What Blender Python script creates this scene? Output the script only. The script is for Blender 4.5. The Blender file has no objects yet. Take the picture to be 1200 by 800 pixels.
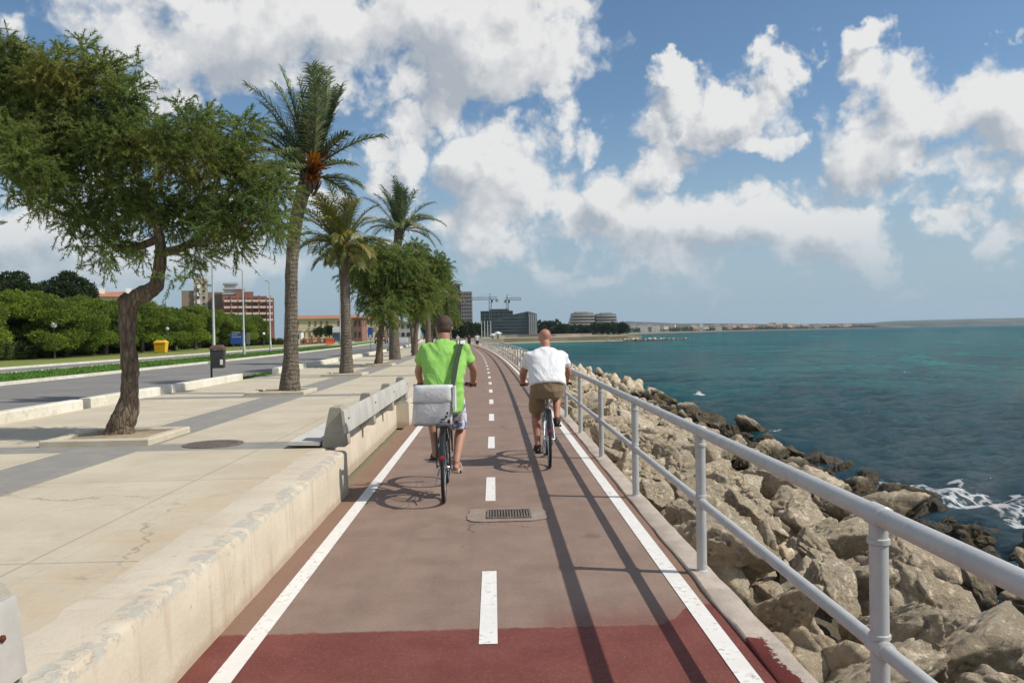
import bpy, bmesh, math, random
import numpy as np
from mathutils import Vector, Matrix, noise as mnoise, Euler

random.seed(7)
rng = np.random.default_rng(7)
SC = bpy.context.scene
COL = SC.collection
R = math.radians
V = Vector

# ------------------------------------------------------------------ camera
EYE = V((0.0, 0.0, 1.65))
FPX = 933.0                      # focal length in pixels of a 1200 px wide frame
cam_d = bpy.data.cameras.new('camera')
cam = bpy.data.objects.new('camera', cam_d)
COL.objects.link(cam)
SC.camera = cam
cam_d.sensor_width = 36.0
cam_d.lens = 36.0 * FPX / 1200.0
cam_d.clip_start = 0.05
cam_d.clip_end = 30000.0
CROT = (Matrix.Rotation(-math.atan2(22, FPX), 3, 'Z') @ Matrix.Rotation(R(90) - math.atan2(9.4, FPX), 3, 'X')
        @ Matrix.Rotation(R(-1.0), 3, 'Z'))
cam.matrix_world = Matrix.Translation(EYE) @ CROT.to_4x4()


def ray(px, py):
    return CROT @ V(((px - 600.0) / FPX, (400.0 - py) / FPX, -1.0))


def on_z(px, py, z):
    d = ray(px, py)
    return EYE + d * ((z - EYE.z) / d.z)


def at(px, py, y):
    d = ray(px, py)
    return EYE + d * (y / d.y)


# ------------------------------------------------------------------ materials
class NT:
    def __init__(self, tree):
        self.t = tree
        self.n = tree.nodes
        self.l = tree.links

    def add(self, kind, ins=None, **props):
        nd = self.n.new(kind)
        for k, v in props.items():
            setattr(nd, k, v)
        for k, v in (ins or {}).items():
            self.put(nd.inputs[k], v)
        return nd

    def put(self, sock, v):
        if isinstance(v, bpy.types.NodeSocket):
            self.l.new(v, sock)
        else:
            if hasattr(sock.default_value, '__len__') and not hasattr(v, '__len__'):
                v = (v,) * len(sock.default_value)
            if hasattr(v, '__len__') and len(v) == 3 and len(sock.default_value) == 4:
                v = tuple(v) + (1.0,)
            sock.default_value = v

    def math(self, op, a, b=0.0, c=None, clamp=False):
        nd = self.add('ShaderNodeMath', operation=op, use_clamp=clamp)
        self.put(nd.inputs[0], a)
        self.put(nd.inputs[1], b)
        if c is not None:
            self.put(nd.inputs[2], c)
        return nd.outputs[0]

    def vmath(self, op, a, b=(0, 0, 0), out=0):
        nd = self.add('ShaderNodeVectorMath', operation=op)
        self.put(nd.inputs[0], a)
        if op == 'SCALE':
            self.put(nd.inputs['Scale'], b)
        elif op not in ('LENGTH', 'NORMALIZE'):
            self.put(nd.inputs[1], b)
        return nd.outputs['Value'] if op in ('LENGTH', 'DOT_PRODUCT', 'DISTANCE') else nd.outputs[0]

    def noise(self, vec, scale, detail=4.0, rough=0.55, dist=0.0, out='Fac', dim='3D'):
        nd = self.add('ShaderNodeTexNoise', {'Scale': scale, 'Detail': detail, 'Roughness': rough, 'Distortion': dist}, noise_dimensions=dim)
        if vec is not None:
            self.l.new(vec, nd.inputs['Vector'])
        return nd.outputs[out]

    def vor(self, vec, scale, feature='F1', out='Distance', rand=1.0):
        nd = self.add('ShaderNodeTexVoronoi', {'Scale': scale, 'Randomness': rand}, feature=feature)
        if vec is not None:
            self.l.new(vec, nd.inputs['Vector'])
        return nd.outputs[out]

    def ramp(self, fac, lo, hi, a=0.0, b=1.0, smooth=True):
        nd = self.add('ShaderNodeMapRange', interpolation_type='SMOOTHSTEP' if smooth else 'LINEAR')
        self.put(nd.inputs['Value'], fac)
        self.put(nd.inputs['From Min'], lo)
        self.put(nd.inputs['From Max'], hi)
        self.put(nd.inputs['To Min'], a)
        self.put(nd.inputs['To Max'], b)
        return nd.outputs['Result']

    def mix(self, fac, a, b, blend='MIX'):
        nd = self.add('ShaderNodeMix', data_type='RGBA', blend_type=blend)
        self.put(nd.inputs[0], fac)
        self.put(nd.inputs[6], a)
        self.put(nd.inputs[7], b)
        return nd.outputs[2]

    def bump(self, h, strength=0.5, dist=0.01, normal=None):
        nd = self.add('ShaderNodeBump', {'Strength': strength, 'Distance': dist, 'Height': h})
        if normal is not None:
            self.l.new(normal, nd.inputs['Normal'])
        return nd.outputs[0]

    def coord(self, which='Object'):
        return self.add('ShaderNodeTexCoord').outputs[which]

    def pos(self):
        return self.add('ShaderNodeNewGeometry').outputs['Position']

    def island(self):
        return self.add('ShaderNodeNewGeometry').outputs['Random Per Island']

    def sep(self, v):
        nd = self.add('ShaderNodeSeparateXYZ')
        self.l.new(v, nd.inputs[0])
        return nd.outputs


def new_mat(name):
    m = bpy.data.materials.new(name)
    m.use_nodes = True
    m.node_tree.nodes.clear()
    nt = NT(m.node_tree)
    out = nt.add('ShaderNodeOutputMaterial')
    return m, nt, out


def principled(nt, out, color, rough=0.6, metal=0.0, normal=None, spec=0.5, **kw):
    b = nt.add('ShaderNodeBsdfPrincipled')
    nt.put(b.inputs['Base Color'], color)
    nt.put(b.inputs['Roughness'], rough)
    nt.put(b.inputs['Metallic'], metal)
    nt.put(b.inputs['Specular IOR Level'], spec)
    for k, v in kw.items():
        nt.put(b.inputs[k.replace('_', ' ')], v)
    if normal is not None:
        nt.l.new(normal, b.inputs['Normal'])
    nt.l.new(b.outputs[0], out.inputs['Surface'])
    return b


_simple = {}


def simple(name, color, rough=0.6, metal=0.0, var=0.12, scale=6.0, bump=0.0, bscale=60.0, spec=0.5, coord='Object', **kw):
    """One painted/plain surface with an uneven tone and a slight relief."""
    if name in _simple:
        return _simple[name]
    m, nt, out = new_mat(name)
    c = nt.coord(coord)
    f = nt.noise(c, scale, 5, 0.6)
    col = nt.mix(nt.ramp(f, 0.3, 0.7), tuple(x * (1 - var) for x in color), tuple(min(1, x * (1 + var)) for x in color))
    nrm = nt.bump(nt.noise(c, bscale, 4, 0.6), bump, 0.01) if bump else None
    principled(nt, out, col, rough, metal, nrm, spec, **kw)
    _simple[name] = m
    return m


# ------------------------------------------------------------------ meshes
class MB:
    """Collects closed shapes for ONE mesh."""

    def __init__(self):
        self.v = []
        self.f = []
        self.mi = []
        self.uv = None
        self.m = 0

    def addv(self, pts):
        n = len(self.v)
        self.v.extend([tuple(p) for p in pts])
        return n

    def face(self, idx):
        self.f.append(tuple(idx))
        self.mi.append(self.m)

    def box(self, c, s, rot=None, taper=1.0, bevel=0.0):
        c = V(c)
        hx, hy, hz = s[0] / 2, s[1] / 2, s[2] / 2
        b = bevel
        if b <= 0:
            pts = [V((x * hx * (taper if z > 0 else 1), y * hy * (taper if z > 0 else 1), z * hz))
                   for z in (-1, 1) for x, y in ((-1, -1), (1, -1), (1, 1), (-1, 1))]
            if rot is not None:
                pts = [rot @ p for p in pts]
            n = self.addv([c + p for p in pts])
            for q in ((3, 2, 1, 0), (4, 5, 6, 7), (0, 1, 5, 4), (1, 2, 6, 5), (2, 3, 7, 6), (3, 0, 4, 7)):
                self.face([n + i for i in q])
            return self
        rings = []
        for z, ins in ((-hz, b), (-hz + b, 0), (hz - b, 0), (hz, b)):
            t = 1 if z < 0 else taper
            x, y = hx * t - ins, hy * t - ins
            k = b - ins
            ring = [(-x + k, -y), (x - k, -y), (x, -y + k), (x, y - k), (x - k, y), (-x + k, y), (-x, y - k), (-x, -y + k)]
            if ins == b:
                ring = [(-x, -y), (x, -y), (x, -y), (x, y), (x, y), (-x, y), (-x, y), (-x, -y)]
                e = 1e-4
                ring = [(-x + e, -y), (x - e, -y), (x, -y + e), (x, y - e), (x - e, y), (-x + e, y), (-x, y - e), (-x, -y + e)]
            rings.append([V((p[0], p[1], z)) for p in ring])
        if rot is not None:
            rings = [[rot @ p for p in r] for r in rings]
        self.rings([[c + p for p in r] for r in rings], True)
        return self

    def rings(self, rings, cap=True, closed=True):
        k = len(rings[0])
        base = [self.addv(r) for r in rings]
        for a, b in zip(base[:-1], base[1:]):
            for i in range(k if closed else k - 1):
                j = (i + 1) % k
                self.face((a + i, a + j, b + j, b + i))
        if cap:
            self.face([base[0] + i for i in range(k)][::-1])
            self.face([base[-1] + i for i in range(k)])
        return self

    def tube(self, pts, r, seg=10, cap=True, flat=None):
        pts = [V(p) for p in pts]
        rs = r if hasattr(r, '__len__') else [r] * len(pts)
        rings = []
        up = None
        for i, p in enumerate(pts):
            a = pts[max(i - 1, 0)]
            b = pts[min(i + 1, len(pts) - 1)]
            t = (b - a).normalized()
            if up is None:
                up = V((0, 0, 1)) if abs(t.z) < 0.9 else V((1, 0, 0))
            x = t.cross(up)
            if x.length < 1e-5:
                x = t.cross(V((0, 1, 0.01)))
            x.normalize()
            y = x.cross(t).normalized()
            up = y
            rr = rs[i]
            rx, ry = rr if hasattr(rr, '__len__') else (rr, rr)
            rings.append([p + x * (rx * math.cos(2 * math.pi * k / seg)) + y * (ry * math.sin(2 * math.pi * k / seg)) for k in range(seg)])
        return self.rings(rings, cap)

    def cyl(self, a, b, r, seg=14, r2=None):
        return self.tube([a, b], [r, r if r2 is None else r2], seg)

    def lathe(self, c, prof, seg=16, axis='Z'):
        c = V(c)
        rings = []
        for r, h in prof:
            ring = []
            for k in range(seg):
                a = 2 * math.pi * k / seg
                p = (r * math.cos(a), r * math.sin(a), h)
                if axis == 'X':
                    p = (h, r * math.cos(a), r * math.sin(a))
                elif axis == 'Y':
                    p = (r * math.sin(a), h, r * math.cos(a))
                ring.append(c + V(p))
            rings.append(ring)
        return self.rings(rings, True)

    def ball(self, c, r, seg=14, n=8):
        c = V(c)
        rx, ry, rz = r if hasattr(r, '__len__') else (r, r, r)
        rings = []
        for i in range(n + 1):
            t = -math.pi / 2 + math.pi * i / n
            t = max(-1.55, min(1.55, t))
            rings.append([c + V((rx * math.cos(t) * math.cos(2 * math.pi * k / seg), ry * math.cos(t) * math.sin(2 * math.pi * k / seg), rz * math.sin(t))) for k in range(seg)])
        return self.rings(rings, True)

    def torus(self, c, r, r2, axis='X', seg=40, s2=8):
        c = V(c)
        n = self.addv([])
        pts = []
        for i in range(seg):
            a = 2 * math.pi * i / seg
            for k in range(s2):
                b = 2 * math.pi * k / s2
                q = r + (r2[0] if hasattr(r2, '__len__') else r2) * math.cos(b)
                h = (r2[1] if hasattr(r2, '__len__') else r2) * math.sin(b)
                p = {'X': (h, q * math.cos(a), q * math.sin(a)), 'Y': (q * math.cos(a), h, q * math.sin(a)), 'Z': (q * math.cos(a), q * math.sin(a), h)}[axis]
                pts.append(c + V(p))
        self.addv(pts)
        for i in range(seg):
            for k in range(s2):
                i2, k2 = (i + 1) % seg, (k + 1) % s2
                self.face((n + i * s2 + k, n + i2 * s2 + k, n + i2 * s2 + k2, n + i * s2 + k2))
        return self

    def prism(self, poly, ext):
        """poly: list of 3D points (planar), ext: extrusion vector."""
        ext = V(ext)
        n = self.addv(poly)
        k = len(poly)
        self.addv([V(p) + ext for p in poly])
        self.face([n + i for i in range(k)][::-1])
        self.face([n + k + i for i in range(k)])
        for i in range(k):
            j = (i + 1) % k
            self.face((n + i, n + j, n + k + j, n + k + i))
        return self

    def mesh(self, name, mats, smooth=False):
        me = bpy.data.meshes.new(name)
        me.from_pydata(self.v, [], self.f)
        for m in (mats if isinstance(mats, (list, tuple)) else [mats]):
            me.materials.append(m)
        if any(self.mi):
            me.polygons.foreach_set('material_index', self.mi)
        bm = bmesh.new()
        bm.from_mesh(me)
        bmesh.ops.recalc_face_normals(bm, faces=bm.faces)
        bm.to_mesh(me)
        bm.free()
        if smooth:
            me.polygons.foreach_set('use_smooth', [True] * len(me.polygons))
            if smooth != 'all':
                me.set_sharp_from_angle(angle=R(smooth if smooth is not True else 40))
        me.update()
        return me

    def build(self, name, mats, parent=None, smooth=False):
        return link(name, self.mesh(name, mats, smooth), parent)


def link(name, data, parent=None):
    o = bpy.data.objects.new(name, data)
    COL.objects.link(o)
    if parent is not None:
        o.parent = parent
    return o


def tag(o, label=None, cat=None, group=None, kind=None):
    if label:
        o['label'] = label
    if cat:
        o['category'] = cat
    if group:
        o['group'] = group
    if kind:
        o['kind'] = kind
    return o


def empty(name, loc=(0, 0, 0), rz=0.0, scale=1.0):
    o = bpy.data.objects.new(name, None)
    COL.objects.link(o)
    o.location = loc
    o.rotation_euler = (0, 0, rz)
    o.scale = (scale,) * 3
    return o


def thing(name, label, cat, loc=(0, 0, 0), rz=0.0, group=None, scale=1.0):
    return tag(empty(name, loc, rz, scale), label, cat, group)


def copy_tree(o, parent=None):
    c = o.copy()
    COL.objects.link(c)
    c.parent = parent
    for ch in list(o.children):
        copy_tree(ch, c)
    return c


def np_mesh(name, verts, quads, mats, mi=None, smooth=False):
    """verts (N,3), quads (M,4) from numpy, fast."""
    me = bpy.data.meshes.new(name)
    k = quads.shape[1]
    me.vertices.add(len(verts))
    me.vertices.foreach_set('co', np.ascontiguousarray(verts, dtype=np.float32).ravel())
    me.loops.add(quads.size)
    me.loops.foreach_set('vertex_index', np.ascontiguousarray(quads, dtype=np.int32).ravel())
    me.polygons.add(len(quads))
    me.polygons.foreach_set('loop_start', np.arange(0, quads.size, k, dtype=np.int32))
    for m in (mats if isinstance(mats, (list, tuple)) else [mats]):
        me.materials.append(m)
    if mi is not None:
        me.polygons.foreach_set('material_index', np.asarray(mi, dtype=np.int32))
    if smooth:
        me.polygons.foreach_set('use_smooth', np.ones(len(quads), dtype=bool))
    me.update(calc_edges=True)
    me.validate()
    return me


# ------------------------------------------------------------------ the line of the coast: the whole front bends gently to the left
def off(y):
    a = max(0.0, min(y, 130.0) - 12.0)
    o = -0.00034 * a * a
    if y > 130:
        o -= 0.00068 * 118 * (y - 130)
    return o


def yrange(y0, y1):
    ys = []
    y = y0
    while y < y1 - 1e-6:
        ys.append(y)
        y += 0.5 if y < 12 else (1.5 if y < 50 else (4 if y < 140 else 15))
    ys.append(y1)
    return ys


def ribbon(name, x0, x1, z, y0, y1, mat, parent=None, nx=1, kind=None):
    """Flat strip that follows the front; its UVs are metres across and along."""
    ys = yrange(y0, y1)
    verts, faces, uvs = [], [], []
    for y in ys:
        for i in range(nx + 1):
            x = x0 + (x1 - x0) * i / nx
            verts.append((x + off(y), y, z))
            uvs.append((x, y))
    w = nx + 1
    for j in range(len(ys) - 1):
        for i in range(nx):
            faces.append((j * w + i, j * w + i + 1, (j + 1) * w + i + 1, (j + 1) * w + i))
    me = bpy.data.meshes.new(name)
    me.from_pydata(verts, [], faces)
    uvl = me.uv_layers.new(name='metres')
    for lp in me.loops:
        uvl.data[lp.index].uv = uvs[lp.vertex_index]
    me.materials.append(mat)
    o = link(name, me, parent)
    if kind:
        o['kind'] = kind
    return o


def sweep(name, prof, y0, y1, mat, parent=None, step=None, jitter=0.0, smooth=False, kind=None):
    """Closed (x, z) profile swept along the front, capped."""
    if step:
        n = max(1, int(round((y1 - y0) / step)))
        ys = [y0 + (y1 - y0) * i / n for i in range(n + 1)]
    else:
        ys = yrange(y0, y1)
    mb = MB()
    rings = []
    for y in ys:
        ring = []
        for (x, z) in prof:
            dx = dz = 0
            if jitter:
                q = V((x * 5, y * 2.3, z * 5))
                dx = (mnoise.noise(q) + 0.5 * mnoise.noise(q * 2.7)) * jitter
                dz = (mnoise.noise(q + V((9, 3, 1))) + 0.6 * mnoise.noise(q * 3.1)) * jitter
            ring.append((x + off(y) + dx, y, z + dz))
        rings.append(ring)
    mb.rings(rings, True)
    o = mb.build(name, mat, parent, smooth)
    if kind:
        o['kind'] = kind
    return o
# ================================================================== materials of the setting
SEA_Z = -1.85


def uvsep(nt):
    uv = nt.add('ShaderNodeUVMap', uv_map='metres').outputs[0]
    s = nt.sep(uv)
    return uv, s[0], s[1]


def band(nt, x, c, w, soft=0.01):
    """1 inside |x-c| < w/2"""
    d = nt.math('ABSOLUTE', nt.math('SUBTRACT', x, c))
    return nt.ramp(d, w / 2 - soft, w / 2 + soft, 1.0, 0.0)


# cycle path: worn mauve-brown coating, dark red fresh paint at the near end
m_path, nt, out = new_mat('cycle_path_coating')
uv, u, v = uvsep(nt)
fine = nt.noise(uv, 90, 6, 0.7)
mid = nt.noise(uv, 2.2, 6, 0.6)
streak = nt.noise(nt.vmath('MULTIPLY', uv, (6.0, 0.35, 1)), 1.0, 5, 0.6)
col = nt.mix(nt.ramp(mid, 0.3, 0.7), (0.228, 0.150, 0.114), (0.290, 0.203, 0.158))
col = nt.mix(nt.math('MULTIPLY', nt.ramp(streak, 0.45, 0.75), 0.35), col, (0.175, 0.130, 0.108))
edge = nt.math('MAXIMUM', nt.ramp(u, -1.34, -1.40, 0, 1), nt.ramp(u, 1.14, 1.2, 0, 1))
col = nt.mix(nt.math('MULTIPLY', edge, 0.7), col, (0.25, 0.135, 0.085))
pale = nt.math('MULTIPLY', nt.ramp(nt.noise(uv, 0.9, 6, 0.7), 0.52, 0.75), 0.3)
col = nt.mix(pale, col, (0.33, 0.26, 0.21))
# red area: v below 4.45 with an uneven front edge, a faded overspray on the right half
wob = nt.math('MULTIPLY', nt.math('SUBTRACT', nt.noise(uv, 3.0, 5, 0.7), 0.5), 0.10)
wobx = nt.math('MULTIPLY', nt.math('SUBTRACT', nt.noise(uv, 16.0, 4, 0.7), 0.5), 0.06)
vv = nt.math('ADD', nt.math('ADD', v, wobx), nt.math('MULTIPLY', wob, nt.ramp(u, 0.1, 0.6, 0.25, 1.2)))
vedge = nt.math('SUBTRACT', vv, nt.math('MULTIPLY', nt.ramp(u, 0.9, 1.2, 0, 1), 0.30))
red = nt.ramp(vedge, 4.43, 4.47, 1, 0)
fade = nt.math('MULTIPLY', nt.ramp(vv, 4.45, 4.95, 0.55, 0.0), nt.ramp(u, 0.05, 0.45, 0, 1))
redm = nt.math('MAXIMUM', red, fade)
redcol = nt.mix(nt.ramp(nt.noise(uv, 3.0, 5, 0.65), 0.3, 0.75), (0.150, 0.034, 0.026), (0.200, 0.056, 0.043))
col = nt.mix(redm, col, redcol)
col = nt.mix(nt.math('MULTIPLY', nt.ramp(fine, 0.35, 0.75), 0.28), col, (0.10, 0.072, 0.06))
grain = nt.noise(uv, 34, 5, 0.75)
col = nt.mix(nt.math('MULTIPLY', nt.ramp(grain, 0.42, 0.72), nt.math('SUBTRACT', 0.22, nt.math('MULTIPLY', redm, 0.13))), col, (0.36, 0.28, 0.225))
cw = nt.vmath('ADD', uv, nt.vmath('SCALE', nt.add('ShaderNodeTexNoise', {'Vector': uv, 'Scale': 2.2, 'Detail': 6.0, 'Roughness': 0.7}).outputs['Color'], 0.5))
ck = nt.vor(cw, 0.42, 'DISTANCE_TO_EDGE')
ckm = nt.math('MULTIPLY', nt.ramp(ck, 0.0015, 0.006, 0.75, 0.0), nt.ramp(nt.noise(uv, 0.55, 3, 0.6), 0.50, 0.60))
col = nt.mix(ckm, col, (0.07, 0.05, 0.042))
oil = nt.vor(nt.vmath('ADD', uv, nt.vmath('SCALE', nt.add('ShaderNodeTexNoise', {'Vector': uv, 'Scale': 9.0, 'Detail': 4.0}).outputs['Color'], 0.12)), 0.9)
col = nt.mix(nt.ramp(oil, 0.04, 0.10, 0.45, 0.0), col, (0.11, 0.08, 0.066))
spk = nt.vor(uv, 55, rand=1.0)
col = nt.mix(nt.ramp(spk, 0.12, 0.2, 0.30, 0.0), col, (0.40, 0.33, 0.28))
bm_ = nt.bump(nt.math('ADD', nt.noise(uv, 160, 5, 0.7), nt.math('MULTIPLY', nt.noise(uv, 14, 4, 0.6), 0.4)), 0.35, 0.006)
principled(nt, out, col, nt.ramp(mid, 0.2, 0.8, 0.72, 0.9), normal=bm_, spec=0.3)

# white road paint, worn
m_line, nt, out = new_mat('white_road_paint')
uv, u, v = uvsep(nt)
n = nt.noise(uv, 22, 6, 0.7)
n2 = nt.noise(uv, 2.5, 5, 0.65)
col = nt.mix(nt.ramp(n2, 0.3, 0.7), (0.70, 0.67, 0.62), (0.80, 0.78, 0.74))
col = nt.mix(nt.math('MULTIPLY', nt.ramp(nt.math('ADD', n, nt.math('MULTIPLY', nt.math('SUBTRACT', n2, 0.5), 0.5)), 0.54, 0.70), 0.75), col, (0.34, 0.265, 0.215))
principled(nt, out, col, 0.6, normal=nt.bump(nt.noise(uv, 120, 4, 0.7), 0.3, 0.004), spec=0.3)

# promenade: pale concrete paving with dark stone bands
m_prom, nt, out = new_mat('promenade_paving')
uv, u, v = uvsep(nt)
mid = nt.noise(uv, 1.1, 7, 0.62)
fine = nt.noise(uv, 26, 6, 0.7)
col = nt.mix(nt.ramp(mid, 0.3, 0.7), (0.49, 0.425, 0.315), (0.57, 0.505, 0.385))
sand = nt.math('MULTIPLY', nt.ramp(nt.math('ADD', u, nt.math('MULTIPLY', nt.math('SUBTRACT', nt.noise(uv, 1.7, 5, 0.6), 0.5), 0.9)), -2.55, -2.0), 0.6)
col = nt.mix(sand, col, nt.mix(nt.ramp(nt.noise(uv, 3, 5, 0.7), 0.4, 0.7), (0.52, 0.43, 0.31), (0.52, 0.37, 0.22)))
wu = nt.math('ADD', u, nt.math('MULTIPLY', nt.math('SUBTRACT', nt.noise(uv, 6, 3, 0.6), 0.5), 0.03))
b1 = band(nt, wu, -4.26, 0.80)
vm = nt.math('PINGPONG', nt.math('SUBTRACT', v, 8.95), 3.72)
b2 = nt.ramp(vm, 0.27, 0.30, 1, 0)
darkband = nt.math('MULTIPLY', nt.math('MAXIMUM', b1, b2), nt.ramp(nt.noise(uv, 3, 5, 0.7), 0.2, 0.6, 0.72, 1.0))
col = nt.mix(darkband, col, nt.mix(nt.noise(uv, 9, 5, 0.7), (0.21, 0.205, 0.19), (0.29, 0.28, 0.255)))
# joints and stains
ju = nt.math('PINGPONG', u, 0.40)
jv = nt.math('PINGPONG', v, 0.40)
joint = nt.math('MAXIMUM', nt.ramp(ju, 0.004, 0.010, 1, 0), nt.ramp(jv, 0.004, 0.012, 1, 0))
col = nt.mix(nt.math('MULTIPLY', joint, 0.10), col, (0.25, 0.21, 0.16))
st = nt.math('MULTIPLY', nt.ramp(nt.noise(uv, 2.5, 8, 0.78), 0.52, 0.72), 0.45)
col = nt.mix(st, col, (0.30, 0.26, 0.20))
col = nt.mix(nt.math('MULTIPLY', nt.ramp(fine, 0.45, 0.8), 0.30), col, (0.33, 0.28, 0.21))
bj = nt.math('MAXIMUM', nt.ramp(nt.math('PINGPONG', nt.math('ADD', u, 0.35), 1.1), 0.004, 0.012, 1, 0), nt.ramp(nt.math('PINGPONG', nt.math('ADD', v, 0.6), 1.24), 0.004, 0.014, 1, 0))
col = nt.mix(nt.math('MULTIPLY', bj, 0.5), col, (0.22, 0.185, 0.14))
cw = nt.vmath('ADD', uv, nt.vmath('SCALE', nt.add('ShaderNodeTexNoise', {'Vector': uv, 'Scale': 1.6, 'Detail': 6.0, 'Roughness': 0.7}).outputs['Color'], 0.6))
ck = nt.vor(cw, 0.38, 'DISTANCE_TO_EDGE')
col = nt.mix(nt.math('MULTIPLY', nt.ramp(ck, 0.0015, 0.005, 0.6, 0.0), nt.ramp(nt.noise(uv, 0.5, 3, 0.6), 0.5, 0.6)), col, (0.20, 0.165, 0.125))
dk = nt.vor(nt.vmath('ADD', uv, nt.vmath('SCALE', nt.add('ShaderNodeTexNoise', {'Vector': uv, 'Scale': 7.0, 'Detail': 4.0}).outputs['Color'], 0.2)), 0.8)
col = nt.mix(nt.ramp(dk, 0.05, 0.14, 0.35, 0.0), col, (0.25, 0.21, 0.16))
spk = nt.vor(uv, 2.3)
col = nt.mix(nt.ramp(spk, 0.022, 0.034, 0.75, 0.0), col, (0.12, 0.10, 0.08))
spk = nt.vor(nt.vmath('ADD', uv, (7.3, 1.1, 0)), 6.5)
col = nt.mix(nt.ramp(spk, 0.03, 0.05, 0.35, 0.0), col, (0.20, 0.16, 0.12))
principled(nt, out, col, 0.85, normal=nt.bump(nt.math('SUBTRACT', nt.noise(uv, 60, 6, 0.7), nt.math('MULTIPLY', joint, 0.3)), 0.35, 0.008), spec=0.25)

# cream plaster of the low wall, chipped to grey concrete along its top edge
m_plaster, nt, out = new_mat('cream_wall_plaster')
c = nt.coord('Object')
sx = nt.sep(c)
mid = nt.noise(c, 2.2, 7, 0.65)
col = nt.mix(nt.ramp(mid, 0.3, 0.7), (0.55, 0.475, 0.365), (0.62, 0.545, 0.43))
drip = nt.noise(nt.vmath('MULTIPLY', c, (3, 9, 1.2)), 1.0, 5, 0.65)
col = nt.mix(nt.math('MULTIPLY', nt.ramp(drip, 0.5, 0.72), 0.45), col, (0.40, 0.30, 0.19))
chip = nt.noise(c, 7.5, 7, 0.72)
zz = nt.math('ADD', sx[2], nt.math('MULTIPLY', nt.math('SUBTRACT', nt.noise(c, 5.0, 6, 0.7), 0.5), 0.16))
top = nt.math('MULTIPLY', nt.ramp(zz, 0.37, 0.43), nt.ramp(nt.math('ADD', sx[0], nt.math('MULTIPLY', nt.math('SUBTRACT', nt.noise(c, 3.0, 5, 0.7), 0.5), 0.18)), -1.72, -1.66))
chipm = nt.math('MULTIPLY', nt.ramp(chip, 0.47, 0.56), top)
col = nt.mix(nt.math('MULTIPLY', chipm, 0.85), col, (0.43, 0.42, 0.37))
crk = nt.vor(nt.vmath('ADD', c, nt.vmath('SCALE', nt.add('ShaderNodeTexNoise', {'Vector': c, 'Scale': 4.0, 'Detail': 4.0}).outputs['Color'], 0.25)), 1.6, 'DISTANCE_TO_EDGE')
col = nt.mix(nt.math('MULTIPLY', nt.ramp(crk, 0.002, 0.006, 0.5, 0.0), nt.ramp(nt.noise(c, 1.3, 3, 0.6), 0.55, 0.68)), col, (0.26, 0.20, 0.14))
hole = nt.noise(c, 15, 5, 0.6)
col = nt.mix(nt.ramp(hole, 0.68, 0.74, 0, 0.7), col, (0.30, 0.25, 0.18))
low = nt.ramp(zz, 0.02, 0.10, 0.5, 0.0)
col = nt.mix(low, col, (0.36, 0.25, 0.16))
hgt = nt.math('SUBTRACT', nt.noise(c, 30, 7, 0.7), nt.math('MULTIPLY', chipm, 0.8))
principled(nt, out, col, 0.9, normal=nt.bump(hgt, 0.55, 0.010), spec=0.2)


def rough_mineral(name, a, b, scale=3.0, dirt=(0.2, 0.17, 0.13), d=0.3, bump=0.5, rough=0.88, dist=0.01):
    m, nt, out = new_mat(name)
    c = nt.coord('Object')
    col = nt.mix(nt.ramp(nt.noise(c, scale, 7, 0.65), 0.3, 0.7), a, b)
    col = nt.mix(nt.math('MULTIPLY', nt.ramp(nt.noise(c, scale * 4.3, 6, 0.75), 0.5, 0.75), d), col, dirt)
    principled(nt, out, col, rough, normal=nt.bump(nt.noise(c, scale * 14, 6, 0.7), bump, dist), spec=0.25)
    return m


m_kerbconc = rough_mineral('kerb_concrete', (0.40, 0.33, 0.27), (0.50, 0.42, 0.35), 4.0, (0.27, 0.2, 0.16), 0.5, 0.7)
m_kerbconc, nt, out = new_mat('kerb_concrete_with_paint')
c = nt.coord('Object')
cs = nt.sep(c)
col = nt.mix(nt.ramp(nt.noise(c, 4, 7, 0.65), 0.3, 0.7), (0.42, 0.35, 0.29), (0.54, 0.46, 0.385))
col = nt.mix(nt.math('MULTIPLY', nt.ramp(nt.noise(c, 17, 6, 0.75), 0.5, 0.75), 0.5), col, (0.27, 0.2, 0.16))
pe = nt.math('ADD', cs[0], nt.math('MULTIPLY', nt.math('SUBTRACT', nt.noise(c, 9.0, 6, 0.72), 0.5), 0.22))
pm = nt.math('MULTIPLY', nt.ramp(pe, 1.385, 1.40, 1, 0), nt.ramp(nt.math('ADD', cs[1], nt.math('MULTIPLY', nt.noise(c, 7, 4, 0.7), 0.3)), 4.32, 4.36, 1, 0))
col = nt.mix(pm, col, (0.135, 0.028, 0.024))
principled(nt, out, col, 0.88, normal=nt.bump(nt.noise(c, 55, 6, 0.7), 0.7, 0.01), spec=0.25)
m_whitekerb = rough_mineral('whitewashed_kerb', (0.60, 0.56, 0.46), (0.74, 0.71, 0.62), 1.6, (0.30, 0.27, 0.2), 0.6, 0.5)
m_pit = rough_mineral('pale_kerb_stone', (0.50, 0.44, 0.33), (0.58, 0.52, 0.40), 3.0)
m_soil = rough_mineral('dry_soil', (0.30, 0.23, 0.15), (0.42, 0.34, 0.23), 9.0, (0.12, 0.09, 0.06), 0.6, 0.9)
m_asphalt = rough_mineral('road_asphalt', (0.185, 0.178, 0.165), (0.235, 0.225, 0.21), 0.6, (0.10, 0.098, 0.09), 0.5, 0.3)
m_land = rough_mineral('dry_land', (0.20, 0.17, 0.11), (0.28, 0.24, 0.16), 0.02, (0.10, 0.11, 0.05), 0.6, 0.3)
m_sand = rough_mineral('beach_sand', (0.42, 0.35, 0.25), (0.50, 0.43, 0.32), 0.05, (0.33, 0.27, 0.19), 0.4, 0.3)
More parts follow.
